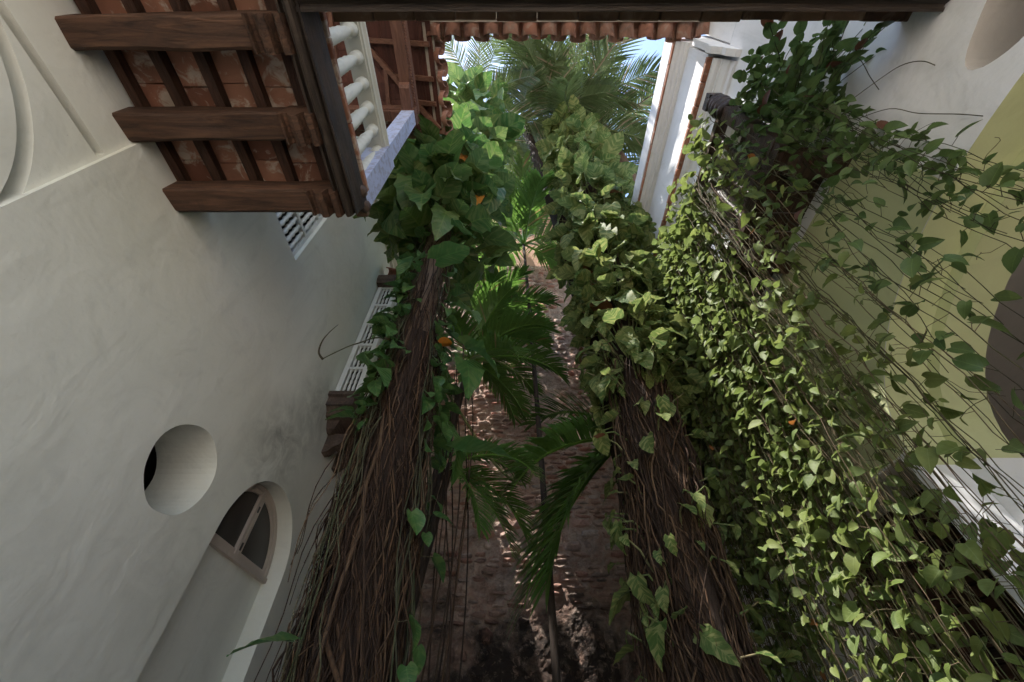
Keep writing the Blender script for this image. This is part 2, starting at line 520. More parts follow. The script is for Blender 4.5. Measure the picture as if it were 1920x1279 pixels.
# ---------------------------------------------------------------- left house
lh = thing('plastered_house', 'white plastered house wall with round opening and arched doorway, left of courtyard', 'house', (LW, 2.5, GROUND))
body = MB().box(LW - 0.51, LW, 0.85, 5.9, GROUND, 7.75)
ocul = MB().prism(arcpts(2.78, 1.56, 0.345, 0.325, 0, 345, 46, 0.05), 'x', LW - 0.9, LW + 0.3)
dy0, dy1, dsp, drad = 3.46, 4.84, 1.40, 0.69
dprof = [(dy0, GROUND - 0.2), (dy1, GROUND - 0.2)] + arcpts((dy0 + dy1) / 2, dsp, drad, drad * 0.98, 0, 180, 28, 0.02)
door_c = MB().prism(dprof, 'x', LW - 0.28, LW + 0.3)
winc = MB().box(LW - 0.22, LW + 0.3, 1.30, 2.46, 4.0, 5.9)
part_me = cut(body, [ocul, door_c, winc], 'wall')
wall_l = link('wall', part_me, lh, 'white')
# recessed bay with the arch mouldings beyond the vertical arris at y = 0.85
rb = MB().box(LW - 0.6, LW - 0.035, -3.2, 0.86, GROUND, 7.75)
def archband(r0, r1, x0, x1, cy=-0.02, cz=1.60, up=0.62, asp=1.0):
    """half ring in the plane of the wall"""
    m = MB(); n = 40
    a = arcpts(cy, cz, r0, up * r0, -10, 190, n); b = arcpts(cy, cz, r1, up * r1, -10, 190, n)
    for k in range(n):
        i = len(m.v)
        for X in (x0, x1):
            for q in (a[k], a[k + 1], b[k + 1], b[k]):
                m.v.append((X, q[0], q[1]))
        for f in ((0, 1, 2, 3), (7, 6, 5, 4), (0, 4, 5, 1), (2, 6, 7, 3)):
            m.f.append(tuple(i + t for t in f))
    return m
inner = MB().prism(arcpts(-0.12, 1.62, 0.92, 0.80, 0, 180, 30) + [(-1.04, GROUND - 0.2), (0.80, GROUND - 0.2)], 'x', LW - 0.20, LW + 0.3)
ring_g = archband(1.05, 1.125, LW - 0.075, LW + 0.2, -0.14, 1.62, 0.86)
# the grooves are cut into the bay: round groove over the arch and straight groove along the wall
groove_r = MB()
n = 40
pa = arcpts(-0.12, 1.62, 1.00, 0.875, 0, 180, n); pb = arcpts(-0.12, 1.62, 1.075, 0.945, 180, 0, n)
groove_r.prism(pa + pb, 'x', LW - 0.15, LW + 0.3)
groove_s = MB().box(LW - 0.15, LW + 0.3, -3.0, 0.835, 2.545, 2.605)
bay = cut(rb, [inner, groove_r, groove_s], 'arched_bay')
link('arched_bay', bay, lh, 'white')
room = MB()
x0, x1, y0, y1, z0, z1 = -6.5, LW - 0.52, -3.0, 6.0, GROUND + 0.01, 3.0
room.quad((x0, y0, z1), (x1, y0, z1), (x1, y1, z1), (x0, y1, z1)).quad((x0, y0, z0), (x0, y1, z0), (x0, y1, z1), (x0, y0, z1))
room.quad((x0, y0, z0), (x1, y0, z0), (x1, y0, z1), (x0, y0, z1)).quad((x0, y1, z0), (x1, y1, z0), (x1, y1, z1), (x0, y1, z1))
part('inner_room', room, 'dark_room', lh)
# cornice along the top of the wall
cp = [(LW + 0.003, 7.02), (LW + 0.06, 7.02), (LW + 0.06, 7.09), (LW + 0.10, 7.12), (LW + 0.15, 7.20), (LW + 0.17, 7.20), (LW + 0.17, 7.25),
      (LW + 0.24, 7.30), (LW + 0.27, 7.36), (LW + 0.30, 7.36), (LW + 0.30, 7.46), (LW + 0.003, 7.46)]
part('cornice', MB().prism(cp, 'y', 1.0, 5.9, 24, 0.006), 'ivory', lh)
part('parapet', MB().box(LW - 0.55, LW + 0.22, 1.0, 5.9, 7.462, 8.0), 'white_r', lh)

# arched doorway: closed leaf below, fanlight above
xd = LW - 0.20
door = part('door', MB().box(xd - 0.06, xd, dy0 - 0.02, dy1 + 0.02, GROUND, dsp - 0.045), 'white', lh)
part('threshold', MB().box(xd, LW - 0.01, dy0, dy1, GROUND + 0.002, GROUND + 0.05), 'mortar', lh)
cyd = (dy0 + dy1) / 2
fan = MB()
fo = arcpts(cyd, dsp - 0.0, drad - 0.004, drad * 0.98 - 0.004, 0, 180, 28)
fi = arcpts(cyd, dsp - 0.0, drad - 0.05, drad * 0.98 - 0.05, 0, 180, 28)
for k in range(28):
    i = len(fan.v)
    for X in (xd - 0.03, xd + 0.03):
        for q in (fi[k], fi[k + 1], fo[k + 1], fo[k]):
            fan.v.append((X, q[0], q[1]))
    for f in ((0, 3, 2, 1), (4, 5, 6, 7), (0, 1, 5, 4), (2, 3, 7, 6)):
        fan.f.append(tuple(i + t for t in f))
fanlight = part('fanlight', fan, 'pinkw', lh)
part('transom', MB().box(xd - 0.035, xd + 0.045, dy0 - 0.01, dy1 + 0.01, dsp - 0.045, dsp + 0.0), 'pinkw', fanlight)
for s_ in (-1, 1):
    c0 = cyd + s_ * 0.004; c1 = cyd + s_ * 0.046
    ca, cb = min(c0, c1), max(c0, c1)
    part('sash_stile', MB().box(xd - 0.02, xd + 0.036, ca, cb, dsp + 0.002, dsp + drad * 0.98 - 0.045), 'pinkw', fanlight)
    a0, a1 = (4, 86) if s_ > 0 else (94, 176)
    sm = MB(); o_ = arcpts(cyd, dsp + 0.002, drad - 0.052, drad * 0.98 - 0.052, a0, a1, 14); i_ = arcpts(cyd, dsp + 0.002, drad - 0.095, drad * 0.98 - 0.095, a0, a1, 14)
    for k in range(14):
        i = len(sm.v)
        for X in (xd - 0.015, xd + 0.022):
            for q in (i_[k], i_[k + 1], o_[k + 1], o_[k]):
                sm.v.append((X, q[0], q[1]))
        for f in ((0, 3, 2, 1), (4, 5, 6, 7), (0, 1, 5, 4), (2, 3, 7, 6)):
            sm.f.append(tuple(i + t for t in f))
    y_in, y_out = cyd + s_ * 0.046, cyd + s_ * (drad - 0.056)
    sm.box(xd - 0.015, xd + 0.024, min(y_in, y_out), max(y_in, y_out), dsp + 0.003, dsp + 0.048)
    part('sash', sm, 'pinkw', fanlight)
    part('pane', MB().poly([(xd + 0.002, q[0], q[1]) for q in arcpts(cyd, dsp + 0.01, drad - 0.07, drad * 0.98 - 0.07, a0, a1, 14)] + [(xd + 0.002, cyd + s_ * 0.02, dsp + 0.01)]), 'glass', fanlight)
part('hinge', MB().box(xd + 0.037, xd + 0.043, cyd - 0.012, cyd + 0.012, dsp + 0.05, dsp + 0.12), 'iron', fanlight)
part('hinge', MB().box(xd + 0.037, xd + 0.043, cyd - 0.012, cyd + 0.012, dsp + 0.42, dsp + 0.48), 'iron', fanlight)

# turned baluster meshes
def baluster(h, r, name):
    p = [(r * 0.9, 0), (r * 0.9, h * 0.035), (r * 0.55, h * 0.05), (r * 0.8, h * 0.07), (r * 0.5, h * 0.09), (r * 0.62, h * 0.16), (r * 0.95, h * 0.3), (r, h * 0.36),
         (r * 0.93, h * 0.42), (r * 0.98, h * 0.43), (r * 0.98, h * 0.445), (r * 0.92, h * 0.455), (r * 0.88, h * 0.52), (r * 0.93, h * 0.53), (r * 0.93, h * 0.545), (r * 0.86, h * 0.555),
         (r * 0.84, h * 0.64), (r * 0.89, h * 0.65), (r * 0.89, h * 0.665), (r * 0.82, h * 0.675), (r * 0.68, h * 0.8), (r * 0.52, h * 0.865), (r * 0.5, h * 0.875), (r * 0.85, h * 0.89), (r * 0.95, h * 0.91),
         (r * 0.85, h * 0.93), (r * 0.7, h * 0.94), (r * 0.95, h * 0.96), (r * 0.95, h)]
    return MB().lathe(p, n=14).mesh(name, True)
def spindle(h, r, name):
    p = [(r * 0.75, 0), (r * 0.75, h * 0.06), (r * 0.5, h * 0.09), (r, h * 0.24), (r * 0.6, h * 0.42), (r * 0.95, h * 0.47), (r * 0.95, h * 0.53), (r * 0.6, h * 0.58), (r, h * 0.76), (r * 0.5, h * 0.91), (r * 0.75, h * 0.94), (r * 0.75, h)]
    return MB().lathe(p, n=8).mesh(name, True)
def place(name, me, loc, parent, rot=(0, 0, 0), scl=None, mat=None):
    o = link(name, me, parent, mat)
    o.location = loc; o.rotation_euler = rot
    if scl is not None:
        o.scale = scl if isinstance(scl, tuple) else (scl,) * 3
    return o

# upper barred window beside the gallery
wy0, wy1, wz0, wz1 = 1.30, 2.46, 4.0, 5.9
win = part('window', MB().box(LW - 0.20, LW - 0.17, wy0, wy1, wz0, wz1), 'glass', lh)
wf = MB()
for (fa, fb) in ((wy0 + 0.002, wy0 + 0.05), (wy1 - 0.05, wy1 - 0.002)):
    part('window_frame', MB().box(LW - 0.10, LW - 0.05, fa, fb, wz0, wz1), 'paintw', win)
for k in range(5):
    z = wz0 + 0.01 + k * 0.455
    part('rail', MB().box(LW - 0.105, LW - 0.045, wy0 + 0.052, wy1 - 0.052, z, z + 0.045), 'paintw', win)
sp = spindle(0.41, 0.032, 'spindle')
for k in range(4):
    for q in range(11):
        place('spindle', sp, (LW - 0.075, wy0 + 0.1 + q * 0.096, wz0 + 0.055 + k * 0.455), win, mat='paintw')

# projecting barred window on carved corbel, with a small tiled roof
by0, by1, bx = 4.32, 5.42, LW + 0.36
bw = part('bay_window', MB().box(LW + 0.003, LW + 0.012, by0 + 0.03, by1 - 0.03, 3.52, 6.15), 'glass', lh)
base = [(a * 1.1, b) for a, b in [(0.0, 0), (0.05, 0.0), (0.10, 0.03), (0.14, 0.09), (0.15, 0.12), (0.22, 0.14), (0.25, 0.20), (0.30, 0.24), (0.33, 0.24), (0.33, 0.36), (0.37, 0.38), (0.37, 0.44), (0.0, 0.44)]]
bm_ = MB()
nb = len(base)
loops = []
for d, z in base[:-1]:
    loops.append([(LW + 0.002, by0 + 0.30 - d, 3.08 + z), (LW + 0.002 + d, by0 + 0.30 - d, 3.08 + z), (LW + 0.002 + d, by1 - 0.30 + d, 3.08 + z), (LW + 0.002, by1 - 0.30 + d, 3.08 + z)])
i0 = len(bm_.v)
for lp in loops:
    bm_.v += lp
for k in range(len(loops) - 1):
    for q in range(4):
        r_ = (q + 1) % 4
        bm_.f.append((i0 + k * 4 + q, i0 + k * 4 + r_, i0 + k * 4 + 4 + r_, i0 + k * 4 + 4 + q))
bm_.f.append((i0 + 3, i0 + 2, i0 + 1, i0)); e = i0 + (len(loops) - 1) * 4; bm_.f.append((e, e + 1, e + 2, e + 3))
part('corbel_base', bm_, 'corbelw', bw)
for yy in (4.62, 5.05):
    part('bracket', MB().prism([(LW + 0.001, 2.82), (LW + 0.06, 2.83), (LW + 0.10, 2.87), (LW + 0.12, 2.9), (LW + 0.20, 2.94), (LW + 0.24, 3.02), (LW + 0.26, 3.10), (LW + 0.001, 3.10)], 'y', yy, yy + 0.13), 'corbelw', bw)
zb0, zb1 = 3.525, 6.10
for (xa, ya) in ((LW + 0.015, by0), (bx - 0.06, by0), (bx - 0.06, by1 - 0.07), (LW + 0.015, by1 - 0.07)):
    part('post', MB().box(xa, xa + 0.07, ya, ya + 0.07, zb0, zb1), 'paintw', bw)
sp2 = spindle(0.46, 0.024, 'spindle')
for k in range(6):
    z = zb0 + k * 0.506
    part('rail', MB().box(LW + 0.086, bx - 0.061, by0 + 0.005, by0 + 0.06, z, z + 0.045), 'paintw', bw)
    part('rail', MB().box(bx - 0.052, bx + 0.005, by0 + 0.072, by1 - 0.072, z, z + 0.045), 'paintw', bw)
    if k < 5:
        for q in range(3):
            place('spindle', sp2, (LW + 0.12 + q * 0.062, by0 + 0.032, z + 0.045), bw, mat='paintw')
        for q in range(12):
            place('spindle', sp2, (bx - 0.025, by0 + 0.12 + q * 0.078, z + 0.045), bw, mat='paintw')
part('shade_backing', MB().box(LW + 0.013, LW + 0.02, by0 + 0.08, by1 - 0.08, zb0, zb1), 'dark_room', bw)  # dark sheet, shade in the gaps between spindles put into its colour
part('roof', MB().prism([(by0 - 0.10, 6.102), (by1 + 0.10, 6.102), (by1 + 0.14, 6.18), (by1 + 0.14, 6.30), (by0 - 0.14, 6.30), (by0 - 0.14, 6.18)], 'x', LW + 0.003, bx + 0.10), 'corbelw', bw)

# barrel tiles
def barrel(name, L=0.42, r0=0.085, r1=0.07, th=0.014, up=True, n=7):
    m = MB()
    for y, r in ((0, r0), (L, r1)):
        for rr in (r, r - th):
            for k in range(n + 1):
                a = math.pi * k / n
                z = rr * math.sin(a) * 0.85
                m.v.append((rr * math.cos(a), y, z if up else -z))
    N = n + 1
    for k in range(n):
        a, b, c, d = 0, N, 2 * N, 3 * N
        m.f.append((a + k, a + k + 1, c + k + 1, c + k))
        m.f.append((b + k + 1, b + k, d + k, d + k + 1))
        m.f.append((a + k + 1, a + k, b + k, b + k + 1))
        m.f.append((c + k, c + k + 1, d + k + 1, d + k))
    m.f.append((0, 2 * N, 3 * N, N)); m.f.append((n, N + n, 3 * N + n, 2 * N + n))
    return m.mesh(name, True)
T_up = barrel('roof_tile', 0.45, 0.1, 0.085); T_dn = barrel('roof_tile', 0.45, 0.1, 0.085, up=False)
T_up.materials.append(M['tile']); T_dn.materials.append(M['tile'])
for k in range(8):
    place('roof_tile', T_up if k % 2 == 0 else T_dn, (bx + 0.14, by0 - 0.06 + k * 0.16, 6.34 + (0.04 if k % 2 == 0 else 0.05)), bw, (R(22), 0, R(90)))

# ---------------------------------------------------------------- timber gallery (left balcony and the range above the viewer)
ga = thing('timber_gallery', 'dark timber gallery with terracotta soffit, white balusters and tiled roof, upper left', 'gallery', (LW, 0.0, 2.8))
GZ = 2.82
joist_me = {}
GE = 1.33                       # far end of the gallery
for k, yc in enumerate((0.262, 0.748, 1.238)):
    me = MB()
    w = 0.085
    me.prism([(yc - w, GZ + 0.012), (yc - w + 0.012, GZ), (yc + w - 0.02, GZ), (yc + w, GZ + 0.02), (yc + w, GZ + 0.165), (yc - w, GZ + 0.165)], 'x', LW - 0.2, -1.47, 18, 0.02)
    part('joist', me, 'joist', ga)
    cpf = [(-1.472, GZ + 0.165), (-1.472, GZ - 0.03), (-1.45, GZ - 0.045), (-1.445, GZ - 0.01), (-1.43, GZ - 0.004), (-1.41, GZ - 0.02), (-1.39, GZ - 0.06), (-1.365, GZ - 0.075), (-1.34, GZ - 0.06), (-1.332, GZ - 0.01), (-1.32, GZ + 0.01),
           (-1.31, GZ + 0.0), (-1.295, GZ - 0.05), (-1.275, GZ - 0.075), (-1.252, GZ - 0.06), (-1.245, GZ - 0.02), (-1.24, GZ + 0.165)]
    part('carved_end', MB().prism(cpf, 'y', yc - w - 0.006, yc + w + 0.006), 'joist', ga)
for yc in (-0.24, -0.74):
    part('joist', MB().box(LW - 0.2, -1.24, yc - 0.085, yc + 0.085, GZ, GZ + 0.165), 'joist', ga)
# battens along y on top of the joists, terracotta tiles between
bat_x = [LW + 0.03 + 0.272 * k for k in range(6)]
for x in bat_x[:5]:
    part('batten', MB().prism([(x - 0.032, GZ + 0.167), (x + 0.032, GZ + 0.167), (x + 0.032, GZ + 0.235), (x - 0.032, GZ + 0.235)], 'y', -1.1, GE - 0.02, 12, 0.006), 'batten', ga)
soff = part('floor_slab', MB().box(LW + 0.002, -1.16, -1.2, GE - 0.01, GZ + 0.282, GZ + 0.33), 'mortar', ga)
tl = bevel_mesh(MB().box(-0.124, 0.124, -0.118, 0.118, 0, 0.042).mesh('floor_tile'), 0.004)
tl.materials.append(M['floor_brick'])
for k in range(5):
    for q in range(10):
        place('floor_tile', tl, ((bat_x[k] + bat_x[k + 1]) / 2, -1.02 + q * 0.241 + 0.02 * (k % 2), GZ + 0.2375 + rng.uniform(-0.0015, 0.0015)), ga, (0, 0, rng.uniform(-0.01, 0.01)))
# moulded fascia of the left balcony
fp = [(-1.272, GZ + 0.20), (-1.272, GZ - 0.02), (-1.262, GZ - 0.035), (-1.245, GZ - 0.035), (-1.24, GZ - 0.004), (-1.225, GZ + 0.0), (-1.216, GZ - 0.03), (-1.198, GZ - 0.055), (-1.178, GZ - 0.062), (-1.158, GZ - 0.05), (-1.146, GZ - 0.022), (-1.142, GZ + 0.012),
      (-1.128, GZ + 0.012), (-1.128, GZ - 0.015), (-1.112, GZ - 0.015), (-1.112, GZ + 0.03), (-1.104, GZ + 0.06), (-1.09, GZ + 0.10), (-1.088, GZ + 0.20)]
fp = [(-1.272 + (a + 1.272) * 0.76, z) for a, z in fp]
part('fascia', MB().prism(fp, 'y', 0.03, GE, 20, 0.004), 'fascia_y', ga)
part('end_fascia', MB().box(LW + 0.002, -1.274, GE - 0.03, GE, GZ + 0.02, GZ + 0.2), 'fascia_x', ga)
# brick nosing of the gallery floor
nb_me = bevel_mesh(MB().box(-0.045, 0.045, -0.118, 0.118, 0, 0.058).mesh('nosing_brick'), 0.005)
nb_me.materials.append(M['edge_brick'])
for k in range(5):
    place('nosing_brick', nb_me, (-1.20 + rng.uniform(-0.005, 0.005), 0.37 + k * 0.242, GZ + 0.204), ga, (0, 0, rng.uniform(-0.015, 0.015)))
# range over the viewer
fx = [(y, z) for y, z in [(-0.10, GZ + 0.20), (-0.10, GZ), (-0.06, GZ - 0.02), (-0.02, GZ - 0.02), (0.0, GZ), (0.03, GZ - 0.015), (0.07, GZ - 0.03), (0.11, GZ - 0.025), (0.135, GZ), (0.148, GZ + 0.002), (0.148, GZ - 0.01), (0.168, GZ - 0.01), (0.168, GZ + 0.03), (0.172, GZ + 0.08), (0.172, GZ + 0.20)]]
part('fascia', MB().prism(fx, 'x', -1.274, RW - 0.002, 30, 0.004), 'fascia_x', ga)
for k in range(15):
    o = place('nosing_brick', nb_me, (-0.94 + k * 0.242, 0.178 + rng.uniform(-0.005, 0.005), GZ + 0.204), ga, (0, 0, R(90) + rng.uniform(-0.012, 0.012)))
part('floor_slab', MB().box(-1.15, RW - 0.003, -1.6, 0.13, GZ + 0.202, GZ + 0.30), 'mortar', ga)
# balustrade
FZ = GZ + 0.335
bx0 = -1.30
BALU = baluster(0.87, 0.054, 'baluster'); BALU.materials.append(M['ivory'])
for k in range(8):
    place('baluster', BALU, (bx0, -0.02 + k * 0.186, FZ + 0.06), ga)
part('bottom_rail', MB().box(bx0 - 0.06, bx0 + 0.06, -0.1, 1.28, FZ, FZ + 0.06), 'ivory', ga)
rp = [(bx0 - 0.085, FZ + 0.935), (bx0 - 0.055, FZ + 0.93), (bx0 + 0.055, FZ + 0.93), (bx0 + 0.06, FZ + 0.945), (bx0 + 0.075, FZ + 0.945), (bx0 + 0.08, FZ + 0.965), (bx0 + 0.10, FZ + 0.98), (bx0 + 0.10, FZ + 1.01), (bx0 + 0.075, FZ + 1.03), (bx0 - 0.085, FZ + 1.03)]
part('hand_rail', MB().prism(rp, 'y', -0.15, 1.30), 'ivory', ga)
for k in range(6):
    place('baluster', BALU, (bx0 - 0.2 - k * 0.186, GE + 0.02 - 0.05, FZ + 0.06), ga)
part('hand_rail', MB().box(LW + 0.01, bx0 - 0.087, GE - 0.10, GE + 0.03, FZ + 0.93, FZ + 1.03), 'ivory', ga)
# post with wide foot, bolster block and carved plates
ROOFZ = 5.95
px, py = -1.30, 1.36
po = MB().box(px - 0.105, px + 0.105, py - 0.105, py + 0.105, GZ + 0.332, FZ + 1.02)
po.prism([(px - 0.078, py - 0.078), (px + 0.078, py - 0.078), (px + 0.078, py + 0.078), (px - 0.078, py + 0.078)], 'z', FZ + 1.02, ROOFZ - 0.36)
part('post', po, 'bluep', ga)
part('post_cap', MB().box(px - 0.09, px + 0.09, py - 0.09, py + 0.09, ROOFZ - 0.36, ROOFZ - 0.25), 'rafter', ga)
for k, yy in enumerate((1.36, 1.20)):
    part('end_peg', MB().lathe([(0.03, 0), (0.045, 0.01), (0.05, 0.04), (0.042, 0.07), (0.02, 0.085)], (-1.15, 1.35 - k * 0.12, GZ + 0.13), 10), 'corbelw', ga, True)
pz = ROOFZ - 0.25
plate = part('roof_plate', MB().prism([(px - 0.07, pz), (px + 0.06, pz), (px + 0.06, pz + 0.07), (px + 0.085, pz + 0.09), (px + 0.085, pz + 0.2), (px - 0.07, pz + 0.2)], 'y', -0.2, py + 0.10), 'roofwood', ga)
dent = MB()
for k in range(46):
    dent.box(px + 0.061, px + 0.082, 0.0 + k * 0.031, 0.018 + k * 0.031, pz + 0.025, pz + 0.065)
part('rope_moulding', dent, 'rafter', plate)
part('bolster', MB().prism([(1.0, pz - 0.002), (1.02, pz - 0.07), (1.05, pz - 0.09), (py - 0.08, pz - 0.11), (py - 0.08, pz - 0.002)], 'x', px - 0.07, px + 0.055), 'roofwood', ga)
part('roof_plate', MB().prism([(py - 0.07, pz + 0.002), (py + 0.06, pz + 0.002), (py + 0.06, pz + 0.19), (py - 0.07, pz + 0.19)], 'x', LW + 0.002, px - 0.072), 'roofwood', ga)
part('bolster', MB().prism([(px - 0.36, pz), (px - 0.34, pz - 0.07), (px - 0.08, pz - 0.10), (px - 0.08, pz)], 'y', py - 0.06, py + 0.05), 'roofwood', ga)
# roof: lean-to with a hip at the far end; eave at z = ROOFZ
EX, EY, VY, SL = -0.97, 1.62, 0.43, 0.45
roof = part('roof', MB().poly([(EX, VY, ROOFZ + 0.075), (EX, EY, ROOFZ + 0.075), (LW, EY - (EX - LW), ROOFZ + 0.075 + SL * (EX - LW)), (LW, VY - (EX - LW), ROOFZ + 0.075 + SL * (EX - LW))])
            .poly([(EX, EY, ROOFZ + 0.075), (LW, EY, ROOFZ + 0.075), (LW, EY - (EX - LW), ROOFZ + 0.075 + SL * (EX - LW))])
            .poly([(EX, VY, ROOFZ + 0.075), (RW, VY, ROOFZ + 0.075), (RW, -1.6, ROOFZ + 0.075 + SL * (VY + 1.6)), (LW, -1.6, ROOFZ + 0.075 + SL * (VY + 1.6)), (LW, VY - (EX - LW), ROOFZ + 0.075 + SL * (EX - LW))]), 'plank', ga)
nb_ = 9; wb = (EX - LW) / nb_
for k in range(nb_):
    xa, xb = EX - k * wb - 0.002, EX - (k + 1) * wb + 0.002
    za, zb = ROOFZ + SL * (EX - xa), ROOFZ + SL * (EX - xb)
    m = MB()
    pts = [(xa, VY + (xa - EX), za), (xa, EY + (xa - EX), za), (xb, EY + (xb - EX), zb), (xb, VY + (xb - EX), zb)]
    dz = rng.uniform(0.045, 0.052)
    m.v = [(x, y, z + dz) for x, y, z in pts] + [(x, y, z + 0.072) for x, y, z in pts]
    m.f = [(0, 1, 2, 3), (7, 6, 5, 4), (0, 4, 5, 1), (1, 5, 6, 2), (2, 6, 7, 3), (3, 7, 4, 0)]
    part('plank', m, 'plank', roof)
    m = MB()
    ya, yb = EY - k * wb - 0.002, EY - (k + 1) * wb + 0.002
    za, zb = ROOFZ + SL * (EY - ya), ROOFZ + SL * (EY - yb)
    xh = lambda y: EX - (EY - y)
    if xh(yb) > LW + 0.01:
        pts = [(LW, ya, za), (xh(ya), ya, za), (xh(yb), yb, zb), (LW, yb, zb)]
        m.v = [(x, y, z + dz) for x, y, z in pts] + [(x, y, z + 0.072) for x, y, z in pts]
        m.f = [(0, 1, 2, 3), (7, 6, 5, 4), (0, 4, 5, 1), (1, 5, 6, 2), (2, 6, 7, 3), (3, 7, 4, 0)]
        part('plank', m, 'plank', roof)
def slopebar(a, b, w, h, mat, name='rafter'):
    a, b = Vector(a), Vector(b)
    d = (b - a).normalized(); s = Vector((-d.y, d.x, 0)).normalized() * w / 2; u = Vector((0, 0, h))
    m = MB(); m.v = [tuple(q) for q in (a - s - u, a + s - u, a + s, a - s, b - s - u, b + s - u, b + s, b - s)]
    m.f = [(0, 1, 2, 3), (7, 6, 5, 4), (0, 4, 5, 1), (1, 5, 6, 2), (2, 6, 7, 3), (3, 7, 4, 0)]
    part(name, m, mat, roof)
zz = lambda d: ROOFZ + 0.044 + SL * d
for y in (0.30, 0.66, 1.02, 1.30):
    x_end = max(LW, y - EY + EX) if y > EY - (EX - LW) else LW
    x_end = max(LW, EX - (EY - y)) if True else LW
    x_hi = EX if y >= VY else EX - (VY - y)
    slopebar((x_hi - 0.03, y, zz(EX - x_hi + 0.03)), (x_end, y, zz(EX - x_end)), 0.05, 0.055, 'rafter')
for x in (-1.34, -1.66, -1.98, -2.3):
    slopebar((x, EY - 0.03, zz(0.03)), (x, EY + (x - EX), zz(EX - x)), 0.05, 0.055, 'roofwood')
slopebar((EX - 0.02, EY - 0.02, zz(0.02)), (LW, EY - (EX - LW), zz(EX - LW)), 0.06, 0.07, 'rafter', 'hip_rafter')
slopebar((EX - 0.02, VY - 0.02, zz(0.02)), (LW, VY - (EX - LW), zz(EX - LW)), 0.06, 0.07, 'rafter', 'valley_rafter')
for x in (-0.5, 0.0, 0.5, 1.0, 1.5, 2.0):
    slopebar((x, VY - 0.03, zz(0.03)), (x, -1.5, zz(VY + 1.5)), 0.05, 0.055, 'roofwood')
# eave mortar bed and tiles
part('mortar_bed', MB().box(EX + 0.0, RW - 0.02, VY - 0.10, VY + 0.02, ROOFZ + 0.078, ROOFZ + 0.125, 0.004), 'mortar', roof)
part('mortar_bed', MB().box(EX - 0.10, EX + 0.02, VY + 0.025, EY - 0.02, ROOFZ + 0.078, ROOFZ + 0.125, 0.004), 'mortar', roof)
part('mortar_bed', MB().box(LW + 0.01, EX - 0.105, EY - 0.10, EY + 0.015, ROOFZ + 0.078, ROOFZ + 0.125, 0.004), 'mortar', roof)
tp = math.atan(SL)
def tilerow(n, p0, d, rz, step):
    for k in range(n):
        j = rng.uniform(-0.012, 0.012)
        p = Vector(p0) + Vector(d) * (k * step)
        pan = k % 2 == 0
        q = p + Vector((math.sin(rz), -math.cos(rz), 0)) * rng.uniform(-0.012, 0.03)
        place('roof_tile', T_dn if pan else T_up, (q.x, q.y, q.z + (0.075 if pan else 0.06)), roof, (tp, R(rng.uniform(-4, 4)), rz + R(rng.uniform(-3, 3))), 1.0 + rng.uniform(-0.06, 0.06))
tilerow(29, (EX + 0.02, VY + 0.17, ROOFZ + 0.03), (1, 0, 0), R(180), 0.1165)
tilerow(10, (EX + 0.10, VY + 0.13, ROOFZ + 0.04), (0, 1, 0), R(90), 0.1165)
tilerow(13, (EX - 0.06, EY + 0.09, ROOFZ + 0.04), (-1, 0, 0), R(180), 0.1165)

# ---------------------------------------------------------------- right house
rh = thing('courtyard_house', 'house wall with deep arch tinted by green bounce light, bricked cornice and oculus, right of courtyard', 'house', (RW, 2.0, GROUND))
rb_ = MB().box(RW, RW + 0.55, -3.2, 4.45, GROUND, 5.32)
cy_, hw, spz, rise = 0.40, 1.70, 1.20, 0.98
aprof = [(cy_ - hw, GROUND - 0.2), (cy_ + hw, GROUND - 0.2)] + arcpts(cy_, spz, hw, rise, 0, 180, 36)
arch_c = MB().prism(aprof, 'x', RW - 0.3, RW + 0.9)
oc_r = MB().prism(arcpts(0.0, 2.43, 0.37, 0.17, 0, 345, 40, 0.05), 'x', RW - 0.3, RW + 0.30)
dr_c = MB().box(RW - 0.3, RW + 0.42, 2.16, 3.55, GROUND - 0.2, 1.28)
bd_c = MB().box(RW - 0.3, RW + 0.25, 1.15, 2.35, 3.12, 4.85)
rwm = cut(rb_, [arch_c, oc_r, dr_c, bd_c], 'wall')
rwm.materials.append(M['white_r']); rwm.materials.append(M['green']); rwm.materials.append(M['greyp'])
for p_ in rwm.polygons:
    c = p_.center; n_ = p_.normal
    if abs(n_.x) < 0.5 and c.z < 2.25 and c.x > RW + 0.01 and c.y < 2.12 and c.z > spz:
        p_.material_index = 1  # arch soffit gets the painted green bounce
    if c.x > RW + 0.02 and 2.22 < c.z < 2.65 and -0.45 < c.y < 0.45:
        p_.material_index = 2
    if abs(n_.x) < 0.5 and c.x > RW + 0.01 and c.y > 2.13 and c.z < 1.3:
        p_.material_index = 2
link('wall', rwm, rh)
# green foliage bounce painted on the wall face around the arch, under the balcony
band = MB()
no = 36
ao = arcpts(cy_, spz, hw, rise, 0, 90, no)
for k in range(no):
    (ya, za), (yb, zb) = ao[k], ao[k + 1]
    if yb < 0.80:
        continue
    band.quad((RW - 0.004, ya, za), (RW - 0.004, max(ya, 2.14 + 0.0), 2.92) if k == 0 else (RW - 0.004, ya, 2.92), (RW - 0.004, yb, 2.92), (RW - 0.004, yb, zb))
band.quad((RW - 0.004, 2.112, 1.29), (RW - 0.004, 4.44, 1.29), (RW - 0.004, 4.44, 2.92), (RW - 0.004, 2.112, 2.92))
